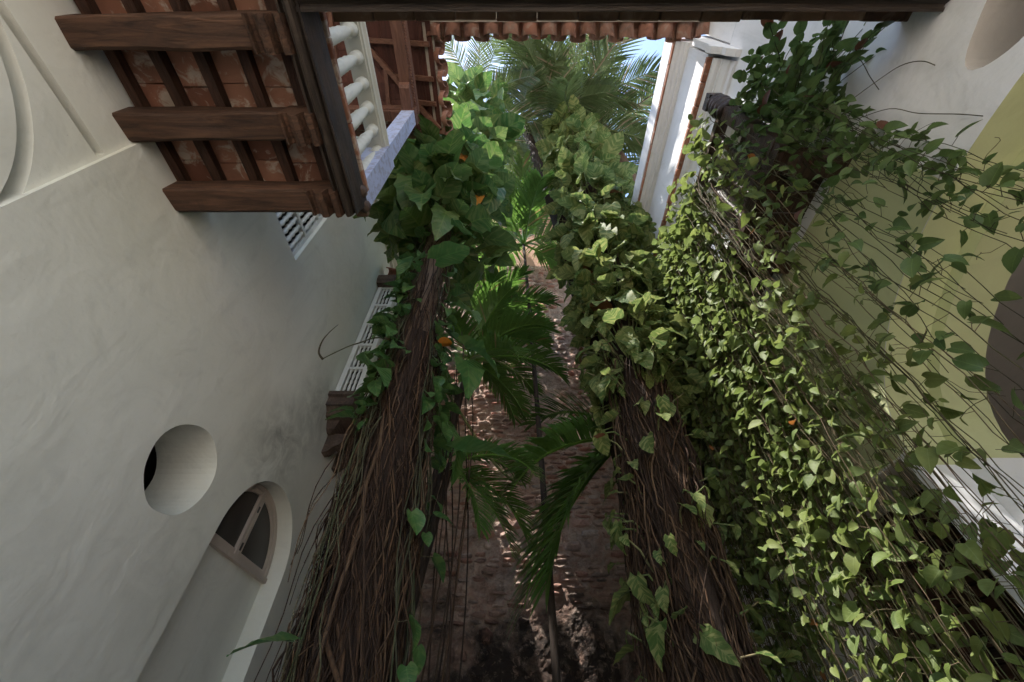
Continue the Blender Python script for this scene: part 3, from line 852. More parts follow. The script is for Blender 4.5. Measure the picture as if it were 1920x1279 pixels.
# second ring of the arch, set back from the face
ring = MB()
a = arcpts(cy_, spz, hw - 0.002, rise - 0.002, 0, 180, 36); b = arcpts(cy_, spz, hw - 0.075, rise - 0.075, 0, 180, 36)
for k in range(36):
    i = len(ring.v)
    for X in (RW + 0.27, RW + 0.55):
        for q in (b[k], b[k + 1], a[k + 1], a[k]):
            ring.v.append((X, q[0], q[1]))
    for f in ((0, 3, 2, 1), (4, 5, 6, 7), (0, 1, 5, 4), (2, 3, 7, 6)):
        ring.f.append(tuple(i + t for t in f))
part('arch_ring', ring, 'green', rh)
part('pier', MB().box(RW + 0.275, RW + 0.548, cy_ + hw - 0.078, cy_ + hw - 0.002, GROUND, spz - 0.002), 'white_r', rh)
part('face_green_bounce', band, 'green', rh)
rr = MB()
xx0, xx1 = RW + 0.56, RW + 3.6
rr.quad((xx0, -3.1, 2.6), (xx1, -3.1, 2.6), (xx1, 4.4, 2.6), (xx0, 4.4, 2.6)).quad((xx1, -3.1, GROUND), (xx1, 4.4, GROUND), (xx1, 4.4, 2.6), (xx1, -3.1, 2.6))
rr.quad((xx0, 4.4, GROUND), (xx1, 4.4, GROUND), (xx1, 4.4, 2.6), (xx0, 4.4, 2.6)).quad((xx0, -3.1, GROUND), (xx1, -3.1, GROUND), (xx1, -3.1, 2.6), (xx0, -3.1, 2.6))
part('inner_room', rr, 'greyp', rh)
# second wall seen through the arch, its own arch lower down
iw = MB().box(RW + 0.95, RW + 1.1, -3.0, 4.3, GROUND, 2.59)
# brick lining of the dark doorway recess
lin = part('recess_lining', MB().box(RW + 0.40, RW + 0.415, 2.17, 3.54, GROUND, 1.275), 'dark_brick', rh)
bk = bevel_mesh(MB().box(-0.03, 0.0, -0.117, 0.117, 0, 0.056).mesh('brick'), 0.006); bk.materials.append(M['dark_brick'])
for r_ in range(38):
    for q in range(6):
        y = 2.29 + q * 0.245 + (0.12 if r_ % 2 else 0)
        if y < 3.45:
            place('brick', bk, (RW + 0.40 + rng.uniform(-0.006, 0.004), y, GROUND + 0.01 + r_ * 0.069), lin)
# white pier beyond the recess and return to the party wall
part('corner_wall', MB().box(RW - 0.03, RW + 0.5, 4.452, 5.9, GROUND, 5.30), 'white_r', rh)
# balcony door behind the vines
bd = part('balcony_door', MB().box(RW + 0.20, RW + 0.24, 1.16, 2.34, 3.12, 4.84), 'rwood', rh)
part('door_frame', MB().box(RW + 0.10, RW + 0.2, 1.152, 1.21, 3.12, 4.84).box(RW + 0.10, RW + 0.2, 2.29, 2.348, 3.12, 4.84).box(RW + 0.10, RW + 0.2, 1.211, 2.289, 4.78, 4.848), 'ivory', bd)
# window surround standing proud of the wall near the balcony corner
part('door_surround', MB().box(RW - 0.05, RW - 0.002, 1.03, 1.148, 3.10, 4.98).box(RW - 0.05, RW - 0.002, 2.352, 2.47, 3.10, 4.98).box(RW - 0.06, RW - 0.002, 1.0, 2.5, 4.982, 5.08), 'white_r', bd)
# lower cornice: plaster mouldings under a brick lip, then parapet with an upper cornice
CY0, CY1 = 0.70, 5.88
lc = [(RW - 0.002, 5.02), (RW - 0.03, 5.02), (RW - 0.03, 5.09), (RW - 0.055, 5.10), (RW - 0.09, 5.16), (RW - 0.10, 5.16), (RW - 0.10, 5.20), (RW - 0.135, 5.205), (RW - 0.165, 5.235), (RW - 0.165, 5.268), (RW - 0.002, 5.268)]
part('cornice', MB().prism(lc, 'y', CY0, CY1, 20, 0.004), 'white_r', rh)
lipm = bevel_mesh(MB().box(-0.03, 0.12, -0.115, 0.115, 0, 0.05).mesh('lip_brick'), 0.005); lipm.materials.append(M['lip_brick'])
for k in range(21):
    place('lip_brick', lipm, (RW - 0.185 + rng.uniform(-0.006, 0.006), CY0 + 0.115 + k * 0.238, 5.272), rh, (0, 0, rng.uniform(-0.02, 0.02)))
part('parapet', MB().box(RW - 0.2, RW + 0.5, CY0 - 0.02, CY1, 5.325, 5.96), 'white_r', rh)
uc = [(RW + 0.4, 5.962), (RW - 0.21, 5.962), (RW - 0.23, 5.985), (RW - 0.25, 5.985), (RW - 0.255, 6.005), (RW - 0.285, 6.015), (RW - 0.30, 6.04), (RW - 0.325, 6.045), (RW - 0.345, 6.06), (RW + 0.4, 6.06)]
part('cornice', MB().prism(uc, 'y', CY0 - 0.06, CY1, 20, 0.003), 'white_r', rh)
for k in range(21):
    place('lip_brick', lipm, (RW - 0.335 + rng.uniform(-0.004, 0.004), CY0 + 0.06 + k * 0.238, 6.064), rh, (0, 0, rng.uniform(-0.015, 0.015)))
part('coping', MB().box(RW - 0.37, RW + 0.5, CY0 - 0.08, CY1, 6.118, 6.42), 'white_r', rh)
# upper wall of the gallery range next to the cornice end
part('gallery_wall', MB().box(RW + 0.002, RW + 0.5, -3.2, 0.58, 5.33, 6.6), 'white_r', rh)
part('wall_bracket', MB().prism([(RW - 0.002, 5.0), (RW - 0.05, 5.02), (RW - 0.12, 5.10), (RW - 0.13, 5.18), (RW - 0.22, 5.25), (RW - 0.24, 5.34), (RW - 0.20, 5.36), (RW - 0.20, 5.9), (RW - 0.002, 5.9)], 'y', 0.595, 0.66), 'white_r', rh)

# right balcony, mostly wrapped in vines
ba = thing('vine_balcony', 'small dark timber balcony wrapped in vines, with turned corner finial', 'balcony', (RW, 1.8, 2.9))
QX, QY0, QY1 = 1.93, 0.93, 3.55
for k in range(4):
    y = QY0 + 0.02 + k * 0.80
    part('cantilever_beam', MB().prism([(QX + 0.02, 3.0), (QX + 0.03, 2.94), (QX + 0.08, 2.9), (RW - 0.006, 2.86), (RW - 0.006, 3.02), (QX + 0.02, 3.02)], 'y', y, y + 0.14), 'rwood', ba)
nbd = 16
for k in range(nbd):
    y = QY0 + (QY1 - QY0) * k / nbd
    part('floor_board', MB().box(QX, RW - 0.005, y + 0.004, y + (QY1 - QY0) / nbd - 0.004, 3.022 + rng.uniform(0, 0.004), 3.05), 'rwood', ba)
part('edge_beam', MB().box(QX - 0.05, QX, QY0 - 0.03, QY1, 2.97, 3.10), 'rwood', ba)
part('hand_rail', MB().box(QX - 0.05, QX + 0.05, QY0 + 0.07, QY1, 4.02, 4.09), 'rwood', ba)
part('hand_rail', MB().box(QX + 0.062, RW - 0.006, QY0 - 0.04, QY0 + 0.05, 4.022, 4.088), 'rwood', ba)
part('corner_post', MB().box(QX - 0.055, QX + 0.055, QY0 - 0.05, QY0 + 0.06, 3.055, 3.98), 'rwood', ba)
fin = [(0.055, 0), (0.075, 0.02), (0.08, 0.05), (0.06, 0.075), (0.078, 0.085), (0.085, 0.115), (0.065, 0.14), (0.082, 0.15), (0.088, 0.18), (0.066, 0.205), (0.08, 0.215), (0.082, 0.245), (0.05, 0.275), (0.05, 0.30), (0.07, 0.315), (0.07, 0.33)]
fo_ = part('corner_finial', MB().lathe([(a * 1.15, b * 1.0) for a, b in fin], (QX, QY0, 3.982), 18), 'turned', ba, True)
part('finial_block', MB().box(QX - 0.07, QX + 0.07, QY0 - 0.07, QY0 + 0.07, 4.315, 4.40), 'turned', fo_)
BD = baluster(0.92, 0.045, 'baluster_dark'); BD.materials.append(M['rwood'])
for k in range(14):
    place('baluster', BD, (QX, QY0 + 0.22 + k * 0.18, 3.10), ba)

# ---------------------------------------------------------------- party wall of rubble
pw = thing('rubble_wall', 'tall rough rubble and brick wall closing the far end of the courtyard', 'wall', (0, BW, GROUND))
def wall_d(x, z):
    p = Vector((x, z, 3.1))
    return 0.05 * mnoise.noise(p * 1.1) + 0.035 * mnoise.fractal(p * 4.5, 1.0, 2.1, 5) + 0.012 * mnoise.noise(p * 21)
nx, nz = 200, 400
X = np.linspace(LW - 0.05, RW + 0.05, nx + 1); Z = np.linspace(GROUND, 9.1, nz + 1)
wm = MB()
for z in Z:
    for x in X:
        wm.v.append((x, BW - wall_d(x, z), z))
for k in range(nz):
    for q in range(nx):
        i = k * (nx + 1) + q
        wm.f.append((i, i + 1, i + nx + 2, i + nx + 1))
part('mortar_face', wm, 'rubble_mortar', pw)
part('core', MB().box(LW, RW, BW + 0.12, BW + 0.5, GROUND, 9.3), 'rubble_mortar', pw)
part('upper_plaster', MB().box(LW - 0.1, RW + 0.6, BW - 0.02, BW + 0.5, 9.12, 13.2), 'salmon', pw)
part('coping', MB().box(LW - 0.2, RW + 0.7, BW - 0.10, BW + 0.56, 13.202, 13.42, 0.01), 'white', pw)
def stone_mesh(seed):
    r = random.Random(seed)
    bm = bmesh.new()
    bmesh.ops.create_icosphere(bm, subdivisions=2 if seed % 2 == 0 else 1, radius=0.5)
    for v in bm.verts:
        c = v.co
        m = max(abs(c.x), abs(c.y), abs(c.z))
        v.co = c * (0.55 + 0.45 * (0.5 / m)) * (1 + 0.34 * mnoise.noise(c * 3.2 + Vector((seed * 7.7, 0, 0))) + 0.07 * mnoise.noise(c * 9 + Vector((seed * 3.1, 2, 0))))
    me = bpy.data.meshes.new('stone'); bm.to_mesh(me); bm.free()
    me.materials.append(M['rubble'])
    return me
STN = [stone_mesh(s) for s in range(10)]
stones = []
z = GROUND + 0.05
while z < 9.0:
    brickrow = mnoise.noise(Vector((0.3, z * 0.9, 5))) > 0.12
    h = rng.uniform(0.05, 0.065) if brickrow else rng.uniform(0.09, 0.2)
    x = LW + rng.uniform(0, 0.1)
    while x < RW:
        w = rng.uniform(0.14, 0.27) if brickrow else rng.uniform(0.09, 0.3)
        if mnoise.noise(Vector((x * 0.9 + 4, z * 0.9, 1.7))) > 0.22:
            x += w
            continue
        if rng.random() < (0.8 if z > 2.3 else 0.6):
            zz_ = z + 0.03 * mnoise.noise(Vector((x * 1.5, z, 0)))
            hh = h * rng.uniform(0.85, 1.15)
            dpt = rng.uniform(0.05, 0.1)
            stones.append((rng.randrange(10), (x + w / 2, BW - wall_d(x + w / 2, zz_) + dpt * rng.uniform(0.15, 0.42), zz_ + h / 2), (w * 0.98, dpt * 2, hh), (rng.uniform(-0.15, 0.15), rng.uniform(-0.12, 0.12) * (0.4 if brickrow else 1), rng.uniform(-0.15, 0.15))))
        x += w + rng.uniform(0.008, 0.04)
    z += h + rng.uniform(0.008, 0.03)

def view_size(p, size):
    """rough share of the view, for choosing which pieces show largest"""
    v = Vector(p)
    d = v.y * 0.682 + v.z * 0.7314
    if d < 0.2:
        return 0
    u = v.x / d; w = (v.z * 0.682 - v.y * 0.7314) / d
    if abs(u) > 1.32 or abs(w) > 0.9:
        return 0
    return size / d

# ---------------------------------------------------------------- joining many small pieces into one mesh
def mesh_arrays(me):
    n = len(me.vertices)
    co = np.empty(n * 3); me.vertices.foreach_get('co', co)
    nl = len(me.loops)
    li = np.empty(nl, dtype=np.int64); me.loops.foreach_get('vertex_index', li)
    npoly = len(me.polygons)
    ls = np.empty(npoly, dtype=np.int64); me.polygons.foreach_get('loop_start', ls)
    uv = None
    if me.uv_layers:
        uv = np.empty(nl * 2); me.uv_layers[0].data.foreach_get('uv', uv)
    return co.reshape(-1, 3), li, ls, uv
def join(name, items, mat, parent, smooth=True, kind='stuff'):
    """items: (mesh, 4x4 matrix)"""
    cache = {}
    V, LI, LS, UV = [], [], [], []
    vo = lo = 0
    for me, mx in items:
        if me.name not in cache:
            cache[me.name] = mesh_arrays(me)
        co, li, ls, uv = cache[me.name]
        a = np.array(mx)
        V.append(co @ a[:3, :3].T + a[:3, 3])
        LI.append(li + vo); LS.append(ls + lo)
        if uv is not None:
            UV.append(uv)
        vo += len(co); lo += len(li)
    if not V:
        return None
    V = np.concatenate(V); LI = np.concatenate(LI); LS = np.concatenate(LS)
    me = bpy.data.meshes.new(name)
    me.vertices.add(len(V)); me.vertices.foreach_set('co', V.ravel())
    me.loops.add(len(LI)); me.loops.foreach_set('vertex_index', LI.astype(np.int32))
    me.polygons.add(len(LS)); me.polygons.foreach_set('loop_start', LS.astype(np.int32))
    if UV:
        l = me.uv_layers.new(name='UVMap'); l.data.foreach_set('uv', np.concatenate(UV))
    me.update(calc_edges=True); me.validate()
    if smooth:
        me.shade_smooth()
    o = link(name, me, parent, mat)
    if kind:
        o['kind'] = kind
    return o
from mathutils import Euler
def trs(loc, rot, scl):
    return Matrix.Translation(Vector(loc)) @ Euler(rot).to_matrix().to_4x4() @ Matrix.Diagonal((*scl, 1))
vis = sorted(range(len(stones)), key=lambda i: -(view_size(stones[i][1], max(stones[i][2])) if -1.3 < stones[i][1][0] < 1.7 and 0.2 < stones[i][1][2] < 8.3 else 0))
top = set(vis[:300])
rest = []
for i, (s_, loc, scl, rot) in enumerate(stones):
    if i in top:
        place('stone', STN[s_], loc, pw, rot, scl)
    else:
        rest.append((STN[s_], trs(loc, rot, scl)))
join('rubble', rest, 'rubble', pw, False)

# ---------------------------------------------------------------- leaves
def leaf_mesh(name, st, wd, cols=2, fold=0.25, curl=0.25, wave=0.0, seed=0, notch=0.0, heart=0.0):
    """blade: base at the origin, length 1 along +y, face up +z"""
    m = MB(); uv = []
    nc = 2 * cols + 1
    for i, (s_, w) in enumerate(zip(st, wd)):
        for c in range(nc):
            f = (c - cols) / cols
            ww = w
            if notch and abs(f) == 1 and 0 < i < len(st) - 1:
                ww = w * (1 - notch * (i % 2))
            y = s_ - heart * abs(f) ** 1.5 * max(0, 1 - s_ * 3.2)
            z = abs(f) * ww * fold - curl * s_ * s_ + wave * math.sin(i * 2.1 + seed + (2.0 if f > 0 else 0)) * abs(f)
            m.v.append((f * ww + 0.03 * math.sin(s_ * 3 + seed), y, z))
            uv.append((0.5 + 0.5 * f * (ww / max(wd)), s_))
    for i in range(len(st) - 1):
        for c in range(nc - 1):
            a = i * nc + c
            m.f.append((a, a + 1, a + nc + 1, a + nc))
    me = m.mesh(name, True)
    l = me.uv_layers.new(name='UVMap')
    for p_ in me.polygons:
        for li in p_.loop_indices:
            l.data[li].uv = uv[me.loops[li].vertex_index]
    return me
SM_S = [0, 0.12, 0.3, 0.5, 0.7, 0.87, 1.0]
SM_W = [0.18, 0.32, 0.39, 0.375, 0.29, 0.15, 0.006]
HEART = [leaf_mesh('leaf', SM_S, [w * k for w in SM_W], 1, f_, c_, wv, s_, 0, 0.12) for s_, (k, f_, c_, wv) in enumerate([(1, 0.3, 0.25, 0.01), (0.9, 0.15, 0.45, 0.02), (1.08, 0.5, 0.1, 0.02), (0.95, 0.35, 0.6, 0.03), (1.0, 0.7, 0.3, 0.01)])]
BG_S = [0, 0.08, 0.2, 0.34, 0.48, 0.62, 0.76, 0.88, 0.96, 1.0]
BG_W = [0.17, 0.30, 0.38, 0.40, 0.385, 0.335, 0.25, 0.14, 0.05, 0.004]
BIG = [leaf_mesh('leaf', BG_S, [w * k for w in BG_W], 2, f_, c_, wv, s_ * 1.3, nt, 0.16) for s_, (k, f_, c_, wv, nt) in enumerate([(1, 0.2, 0.35, 0.03, 0), (0.92, 0.3, 0.6, 0.04, 0.16), (1.06, 0.1, 0.2, 0.05, 0), (0.95, 0.45, 0.45, 0.05, 0.2), (1.0, 0.25, 0.8, 0.06, 0.05)])]
def leaf_mx(p, tip, nrm, size, roll=0.0):
    y = Vector(tip).normalized()
    z = Vector(nrm) - y * y.dot(Vector(nrm))
    if z.length < 1e-3:
        z = y.orthogonal()
    z.normalize(); x = y.cross(z)
    m = Matrix((x, y, z)).transposed()
    if roll:
        m = m @ Matrix.Rotation(roll, 3, 'Y')
    m = (m * size).to_4x4(); m.translation = Vector(p)
    return m
def thin_spot(leaves, frac=0.88):
    rt = random.Random(3); out = []
    for me, mx in leaves:
        p = mx.translation; t = (2.06 - p.y) / SUN.y
        q = p + SUN * t
        if t < 0 and 2.3 < q.x < 2.95 and 0.2 < q.z < 1.5 and rt.random() < frac:
            continue
        out.append((me, mx))
    return out
def put_leaves(leaves, parent, mat, keep=300, mass='foliage', name='leaf'):
    """the largest-showing leaves as parts of their own, the rest as one mass"""
    order = sorted(range(len(leaves)), key=lambda i: -view_size(leaves[i][1].translation, leaves[i][1].to_scale().y))
    ks = set(order[:keep])
    rest = []
    var = {}
    for i, (me, mx) in enumerate(leaves):
        if i in ks:
            key = (me.name, M[mat].name)
            if key not in var:
                c = me.copy(); c.name = 'leaf'; c.materials.clear(); c.materials.append(M[mat]); var[key] = c
            o = link(name, var[key], parent)
            o.matrix_basis = mx
        else:
            rest.append((me, mx))
    if rest:
        join(mass, rest, mat, parent)

# ---------------------------------------------------------------- palm fronds
def frond_mesh(name, L, n, elev, droop, ll, lw=0.035, sweep=0.6, hang=0.25, seed=0, ragged=0.0, vshape=0.35):
    """a frond leaving the crown along +y at the given elevation and bending down under its weight"""
    r = random.Random(seed)
    m = MB(); uv = []
    pts = []; p = Vector((0, 0, 0)); a = R(elev); N = 22
    for k in range(N + 1):
        pts.append(p.copy())
        p = p + Vector((0.02 * math.sin(k * 0.4 + seed), math.cos(a), math.sin(a))) * (L / N)
        a -= R(droop) / N * (0.4 + 1.2 * k / N)
    rad = [0.022 * (1 - 0.8 * k / N) * (L / 1.6) ** 0.5 for k in range(N + 1)]
    m.tube(pts, rad, 5)
    uv += [(0.5, 0.5)] * len(m.v)
    for k in range(n):
        t = 0.14 + 0.86 * (k + r.uniform(-0.2, 0.2)) / n
        t = min(max(t, 0), 0.999)
        fi = t * N; i = int(fi); fr = fi - i
        c = pts[i].lerp(pts[min(i + 1, N)], fr)
        d = (pts[min(i + 1, N)] - pts[max(i - 1, 0)]).normalized()
        side = Vector((1, 0, 0)); up = side.cross(d).normalized()
        le = ll * (0.45 + 1.0 * math.sin(math.pi * min(1, (0.12 + 0.83 * t)))) / 1.45 * r.uniform(0.9, 1.08)
        for s_ in (-1, 1):
            if ragged and r.random() < ragged:
                continue
            sw = sweep + 0.5 * t + r.uniform(-0.08, 0.08)
            dr = (side * s_ * math.cos(sw) + d * math.sin(sw) + up * vshape * r.uniform(0.6, 1.2)).normalized()
            wv = dr.cross(up).normalized()
            nrm = wv.cross(dr)
            i0 = len(m.v)
            q = c.copy(); dd = dr.copy()
            W = lw * r.uniform(0.85, 1.1)
            for j, (f, w_) in enumerate(((0, 0.5), (0.35, 1.0), (0.72, 0.7), (1.0, 0.04))):
                if j:
                    q = q + dd * le * (f - pf)
                    dd = (dd + Vector((0, 0, -hang * (1.0 + r.uniform(-0.3, 0.5))))).normalized()
                pf = f
                m.v += [tuple(q - wv * W * w_ / 2), tuple(q + wv * W * w_ / 2)]
                uv += [(0.2, f), (0.8, f)]
            for j in range(3):
                b = i0 + j * 2
                m.f.append((b, b + 1, b + 3, b + 2))
    me = m.mesh(name)
    l = me.uv_layers.new(name='UVMap')
    for p_ in me.polygons:
        for li in p_.loop_indices:
            l.data[li].uv = uv[me.loops[li].vertex_index]
    return me
def palm(name, label, base, crown, rad, trunkmat, fronds, leafmat, rings=True, lean=None, group=None, ntr=5):
    t = thing(name, label, 'palm', base, group)
    b, c = Vector(base), Vector(crown)
    pts, rr_ = [], []
    n = 60
    for k in range(n + 1):
        f = k / n
        p = b.lerp(c, f)
        if lean:
            p = p + Vector(lean) * math.sin(math.pi * f)
        pts.append(p)
        rr_.append(rad * (1.15 - 0.35 * f) * (1 + (0.06 if rings and k % 2 else 0)))
    part('trunk', MB().tube(pts, rr_, 10), trunkmat, t, True)
    for me, az, tilt, scl in fronds:
        o = place('frond', me, c, t, (R(tilt), 0, R(az)), scl)
        if not me.materials:
            me.materials.append(M[leafmat])
    return t
ARE = {e: frond_mesh('frond', 1.55, 44, e, d, 0.50, 0.036, 0.65, 0.18, seed=e + 9) for e, d in ((80, 60), (60, 85), (35, 90), (10, 80), (-15, 60), (-40, 40))}
for me in ARE.values():
    me.materials.append(M['palm_leaf'])
COC = {e: frond_mesh('frond', 3.3, 78, e, d, 0.85, 0.036, 0.5, 0.48, seed=e + 3, ragged=0.1) for e, d in ((75, 70), (50, 85), (25, 85), (0, 70), (-30, 45), (-60, 20))}
for me in COC.values():
    me.materials.append(M['coco_leaf'])
# azimuth: 0 points away from the viewer (+y), 90 to the left (-x), 180 to the viewer
def crown_set(D, n, seed, s=1.0, skip=None):
    r = random.Random(seed); ks = sorted(D.keys(), reverse=True); out = []
    for k in range(n):
        e = ks[min(len(ks) - 1, int(k / n * len(ks)))]
        az = (k * 137.5 + r.uniform(-15, 15)) % 360
        sc_ = s * r.uniform(0.88, 1.1)
        if skip and skip[0] < az < skip[1]:
            continue
        out.append((D[e], az, r.uniform(-8, 8), sc_))
    return out
palm('tall_palm', 'tall palm whose trunk carries the dark green climber with huge leaves', (-0.74, 2.5, GROUND), (-0.98, 2.55, 12.2), 0.142, 'trunk', [(COC[50], -60, 0, 0.8), (COC[25], -110, 0, 0.8), (COC[25], -20, 0, 0.85), (COC[0], -75, 0, 0.8), (COC[75], -150, 0, 0.8), (COC[-30], -50, 0, 0.8), (COC[-30], -120, 0, 0.75), (COC[25], -172, 0, 0.6), (COC[50], 150, 0, 0.6)], 'coco_leaf', lean=(-0.1, 0, 0), group='tall palms above the courtyard')
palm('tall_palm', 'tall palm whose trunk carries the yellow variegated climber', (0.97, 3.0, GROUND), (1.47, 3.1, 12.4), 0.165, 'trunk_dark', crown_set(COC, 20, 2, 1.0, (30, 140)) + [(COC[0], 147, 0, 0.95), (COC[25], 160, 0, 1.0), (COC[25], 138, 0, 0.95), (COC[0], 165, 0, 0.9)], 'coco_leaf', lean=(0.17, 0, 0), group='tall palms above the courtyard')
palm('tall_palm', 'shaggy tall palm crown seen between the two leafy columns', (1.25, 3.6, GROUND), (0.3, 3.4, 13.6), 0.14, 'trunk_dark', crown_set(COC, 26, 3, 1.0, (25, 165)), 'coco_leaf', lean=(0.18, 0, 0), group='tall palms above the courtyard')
palm('tall_palm', 'tall palm rising behind the white parapet on the right', (3.3, 4.6, GROUND), (2.9, 3.6, 13.5), 0.16, 'trunk', crown_set(COC, 16, 4), 'coco_leaf', group='tall palms above the courtyard')
palm('slender_palm', 'slender palm with thin bare trunk in the middle of the courtyard', (0.40, 4.55, GROUND), (0.26, 4.5, 8.0), 0.036, 'cane',
     [(ARE[80], 5, 0, 1.45), (ARE[60], 100, 0, 1.38), (ARE[60], 215, 0, 1.45), (ARE[60], 320, 0, 1.38), (ARE[35], 40, 0, 1.38), (ARE[35], 150, 0, 1.45), (ARE[35], 265, 0, 1.38), (ARE[10], 80, 0, 1.31), (ARE[10], 190, 0, 1.25), (ARE[-15], 290, 0, 1.19), (ARE[80], 180, 0, 1.51)], 'palm_leaf', lean=(0.03, 0, 0))
palm('small_palm', 'small palm with bright arching fronds behind the left leafy column', (-1.2, 3.85, GROUND), (-0.58, 4.0, 3.9), 0.05, 'cane',
     [(ARE[80], 20, 0, 0.86), (ARE[60], -75, 0, 0.90), (ARE[60], 215, 0, 0.79), (ARE[60], 10, 0, 0.86), (ARE[35], -50, 0, 0.86), (ARE[35], 240, 0, 0.83), (ARE[10], -95, 0, 0.90), (ARE[10], 170, 0, 0.79), (ARE[-15], -140, 0, 0.86), (ARE[10], -35, 0, 0.79), (ARE[-15], -60, 0, 0.72), (ARE[-40], 185, 0, 0.79), (ARE[60], -20, 0, 0.90), (ARE[35], -115, 0, 0.86)], 'palm_leaf')
palm('small_palm', 'palm with sunlit fronds high against the rubble wall behind the left leafy column', (-1.5, 4.9, GROUND), (-0.62, 4.75, 5.5), 0.05, 'cane',
     [(ARE[80], -20, 0, 0.91), (ARE[60], -80, 0, 0.95), (ARE[35], -70, 0, 0.95), (ARE[60], -130, 0, 0.91), (ARE[35], -110, 0, 1.00), (ARE[10], -85, 0, 0.91), (ARE[35], -160, 0, 0.83), (ARE[60], 160, 0, 0.83), (ARE[10], -140, 0, 0.83), (ARE[-15], -95, 0, 0.83), (ARE[60], -45, 0, 0.91)], 'palm_leaf')
palm('small_palm', 'small palm with dark drooping fronds behind the right leafy column', (1.45, 4.1, GROUND), (1.28, 3.9, 2.55), 0.05, 'cane',
     [(ARE[-40], 97, 0, 1.35), (ARE[-15], 118, 0, 1.3), (ARE[-40], 120, 0, 1.3), (ARE[35], 88, 0, 0.6), (ARE[60], -70, 0, 1.3), (ARE[35], -60, 0, 1.2), (ARE[60], -40, 0, 1.2), (ARE[80], 0, 0, 1.1), (ARE[10], -75, 0, 1.3), (ARE[60], 55, 0, 1.0), (ARE[-15], -110, 0, 1.2), (ARE[-40], 80, 0, 1.1)], 'palm_leaf')
palm('small_palm', 'low palm frond clump at the foot of the left leafy column', (-0.92, 3.0, GROUND), (-0.52, 3.05, 1.75), 0.035, 'cane',
     [(ARE[35], -60, 0, 0.5), (ARE[10], -110, 0, 0.55), (ARE[-15], -70, 0, 0.55), (ARE[60], 20, 0, 0.5), (ARE[-40], -95, 0, 0.6), (ARE[-40], -140, 0, 0.55)], 'palm_leaf')

# ---------------------------------------------------------------- climbers on the two palm trunks
def axis_l(z):
    f = (z - GROUND) / 13.6
    return Vector((-0.74 - 0.24 * f - 0.1 * math.sin(math.pi * f), 2.5 + 0.05 * f, z))
def axis_r(z):
    f = (z - GROUND) / 13.8
    return Vector((0.97 + 0.50 * f + 0.17 * math.sin(math.pi * f), 3.0 + 0.1 * f, z))
def aerial_roots(parent, axis, n, z_top, spread, seed, big=40, fat=1.0):
    r = random.Random(seed)
    mass = MB()
    for k in range(n):
        an = r.uniform(0, 2 * math.pi)
        zt = r.uniform(0.9, z_top * 0.72) if k % 6 else r.uniform(z_top * 0.75, z_top)
        zb = GROUND if r.random() < 0.75 else r.uniform(GROUND, 0.6)
        rad0 = r.uniform(0.165, 0.225) * fat
        sp = spread * r.uniform(0.5, 1.15)
        pts = []; N = 18
        ph = r.uniform(0, 6); w1 = r.uniform(0.1, 0.7)
        for q in range(N + 1):
            f = q / N
            z = zt + (zb - zt) * f
            low = max(0.0, (3.4 - z) / 4.8)
            rho = rad0 + sp * low + 0.03 * math.sin(f * 9 + ph)
            a = an + w1 * math.sin(f * 5 + ph) * 1.1 + 0.16 * math.sin(f * 17 + ph * 2)
            c = axis(z)
            pts.append((c.x + rho * math.cos(a) + 0.02 * math.sin(f * 31 + ph) + 0.012 * math.sin(f * 53 + 2 * ph), c.y + rho * math.sin(a) * 0.9 + 0.012 * math.sin(f * 27 + 2 * ph), z))
        rr_ = r.choice([0.003, 0.004, 0.005, 0.006, 0.008])
        if k < big:
            rr_ = r.uniform(0.008, 0.015)
            part('aerial_root', MB().tube(pts, [rr_ * (1 - 0.35 * q / N) for q in range(N + 1)], 6), 'root', parent, True)
        else:
            mass.tube(pts, [rr_ * (1 - 0.4 * q / N) for q in range(N + 1)], 4, False)
    sl = MB(); n_ = 60; m_ = 40
    for k in range(n_ + 1):
        z = GROUND + (2.7 - GROUND) * k / n_; low = max(0.0, (3.4 - z) / 4.8); c = axis(z)
        for q in range(m_):
            a = 2 * math.pi * q / m_
            rho = (0.168 * fat + spread * 0.7 * low) * (1 + 0.12 * mnoise.noise(Vector((math.cos(a) * 7, math.sin(a) * 7, z * 0.9 + seed))) + 0.14 * mnoise.noise(Vector((math.cos(a) * 2.5, math.sin(a) * 2.5, z * 0.8 + seed)))) * (1.0 if k < n_ else 0.9)
            sl.v.append((c.x + rho * math.cos(a), c.y + rho * math.sin(a), z))
    for k in range(n_):
        for q in range(m_):
            sl.f.append((k * m_ + q, k * m_ + (q + 1) % m_, (k + 1) * m_ + (q + 1) % m_, (k + 1) * m_ + q))
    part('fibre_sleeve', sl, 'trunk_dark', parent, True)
    # stray strands that cross that cross the bundle at a slant
    for k in range(34):
        z = r.uniform(-1.2, 2.6); an = r.uniform(0, 2 * math.pi); da = r.uniform(-1.6, 1.6); dz = r.uniform(0.3, 1.4); ph = r.uniform(0, 6); pts = []
        for q in range(13):
            f = q / 12; zz_ = z + dz * f; low = max(0.0, (3.4 - zz_) / 4.8)
            rho = 0.17 * fat + spread * low + 0.05 + 0.05 * math.sin(f * 3.1) + 0.02 * math.sin(f * 14 + ph); a = an + da * f
            c = axis(zz_); pts.append((c.x + rho * math.cos(a), c.y + rho * math.sin(a), zz_))
        mass.tube(pts, r.choice([0.003, 0.004, 0.006]), 4, False)
    part('root_mass', mass, 'root', parent, True, 'stuff')
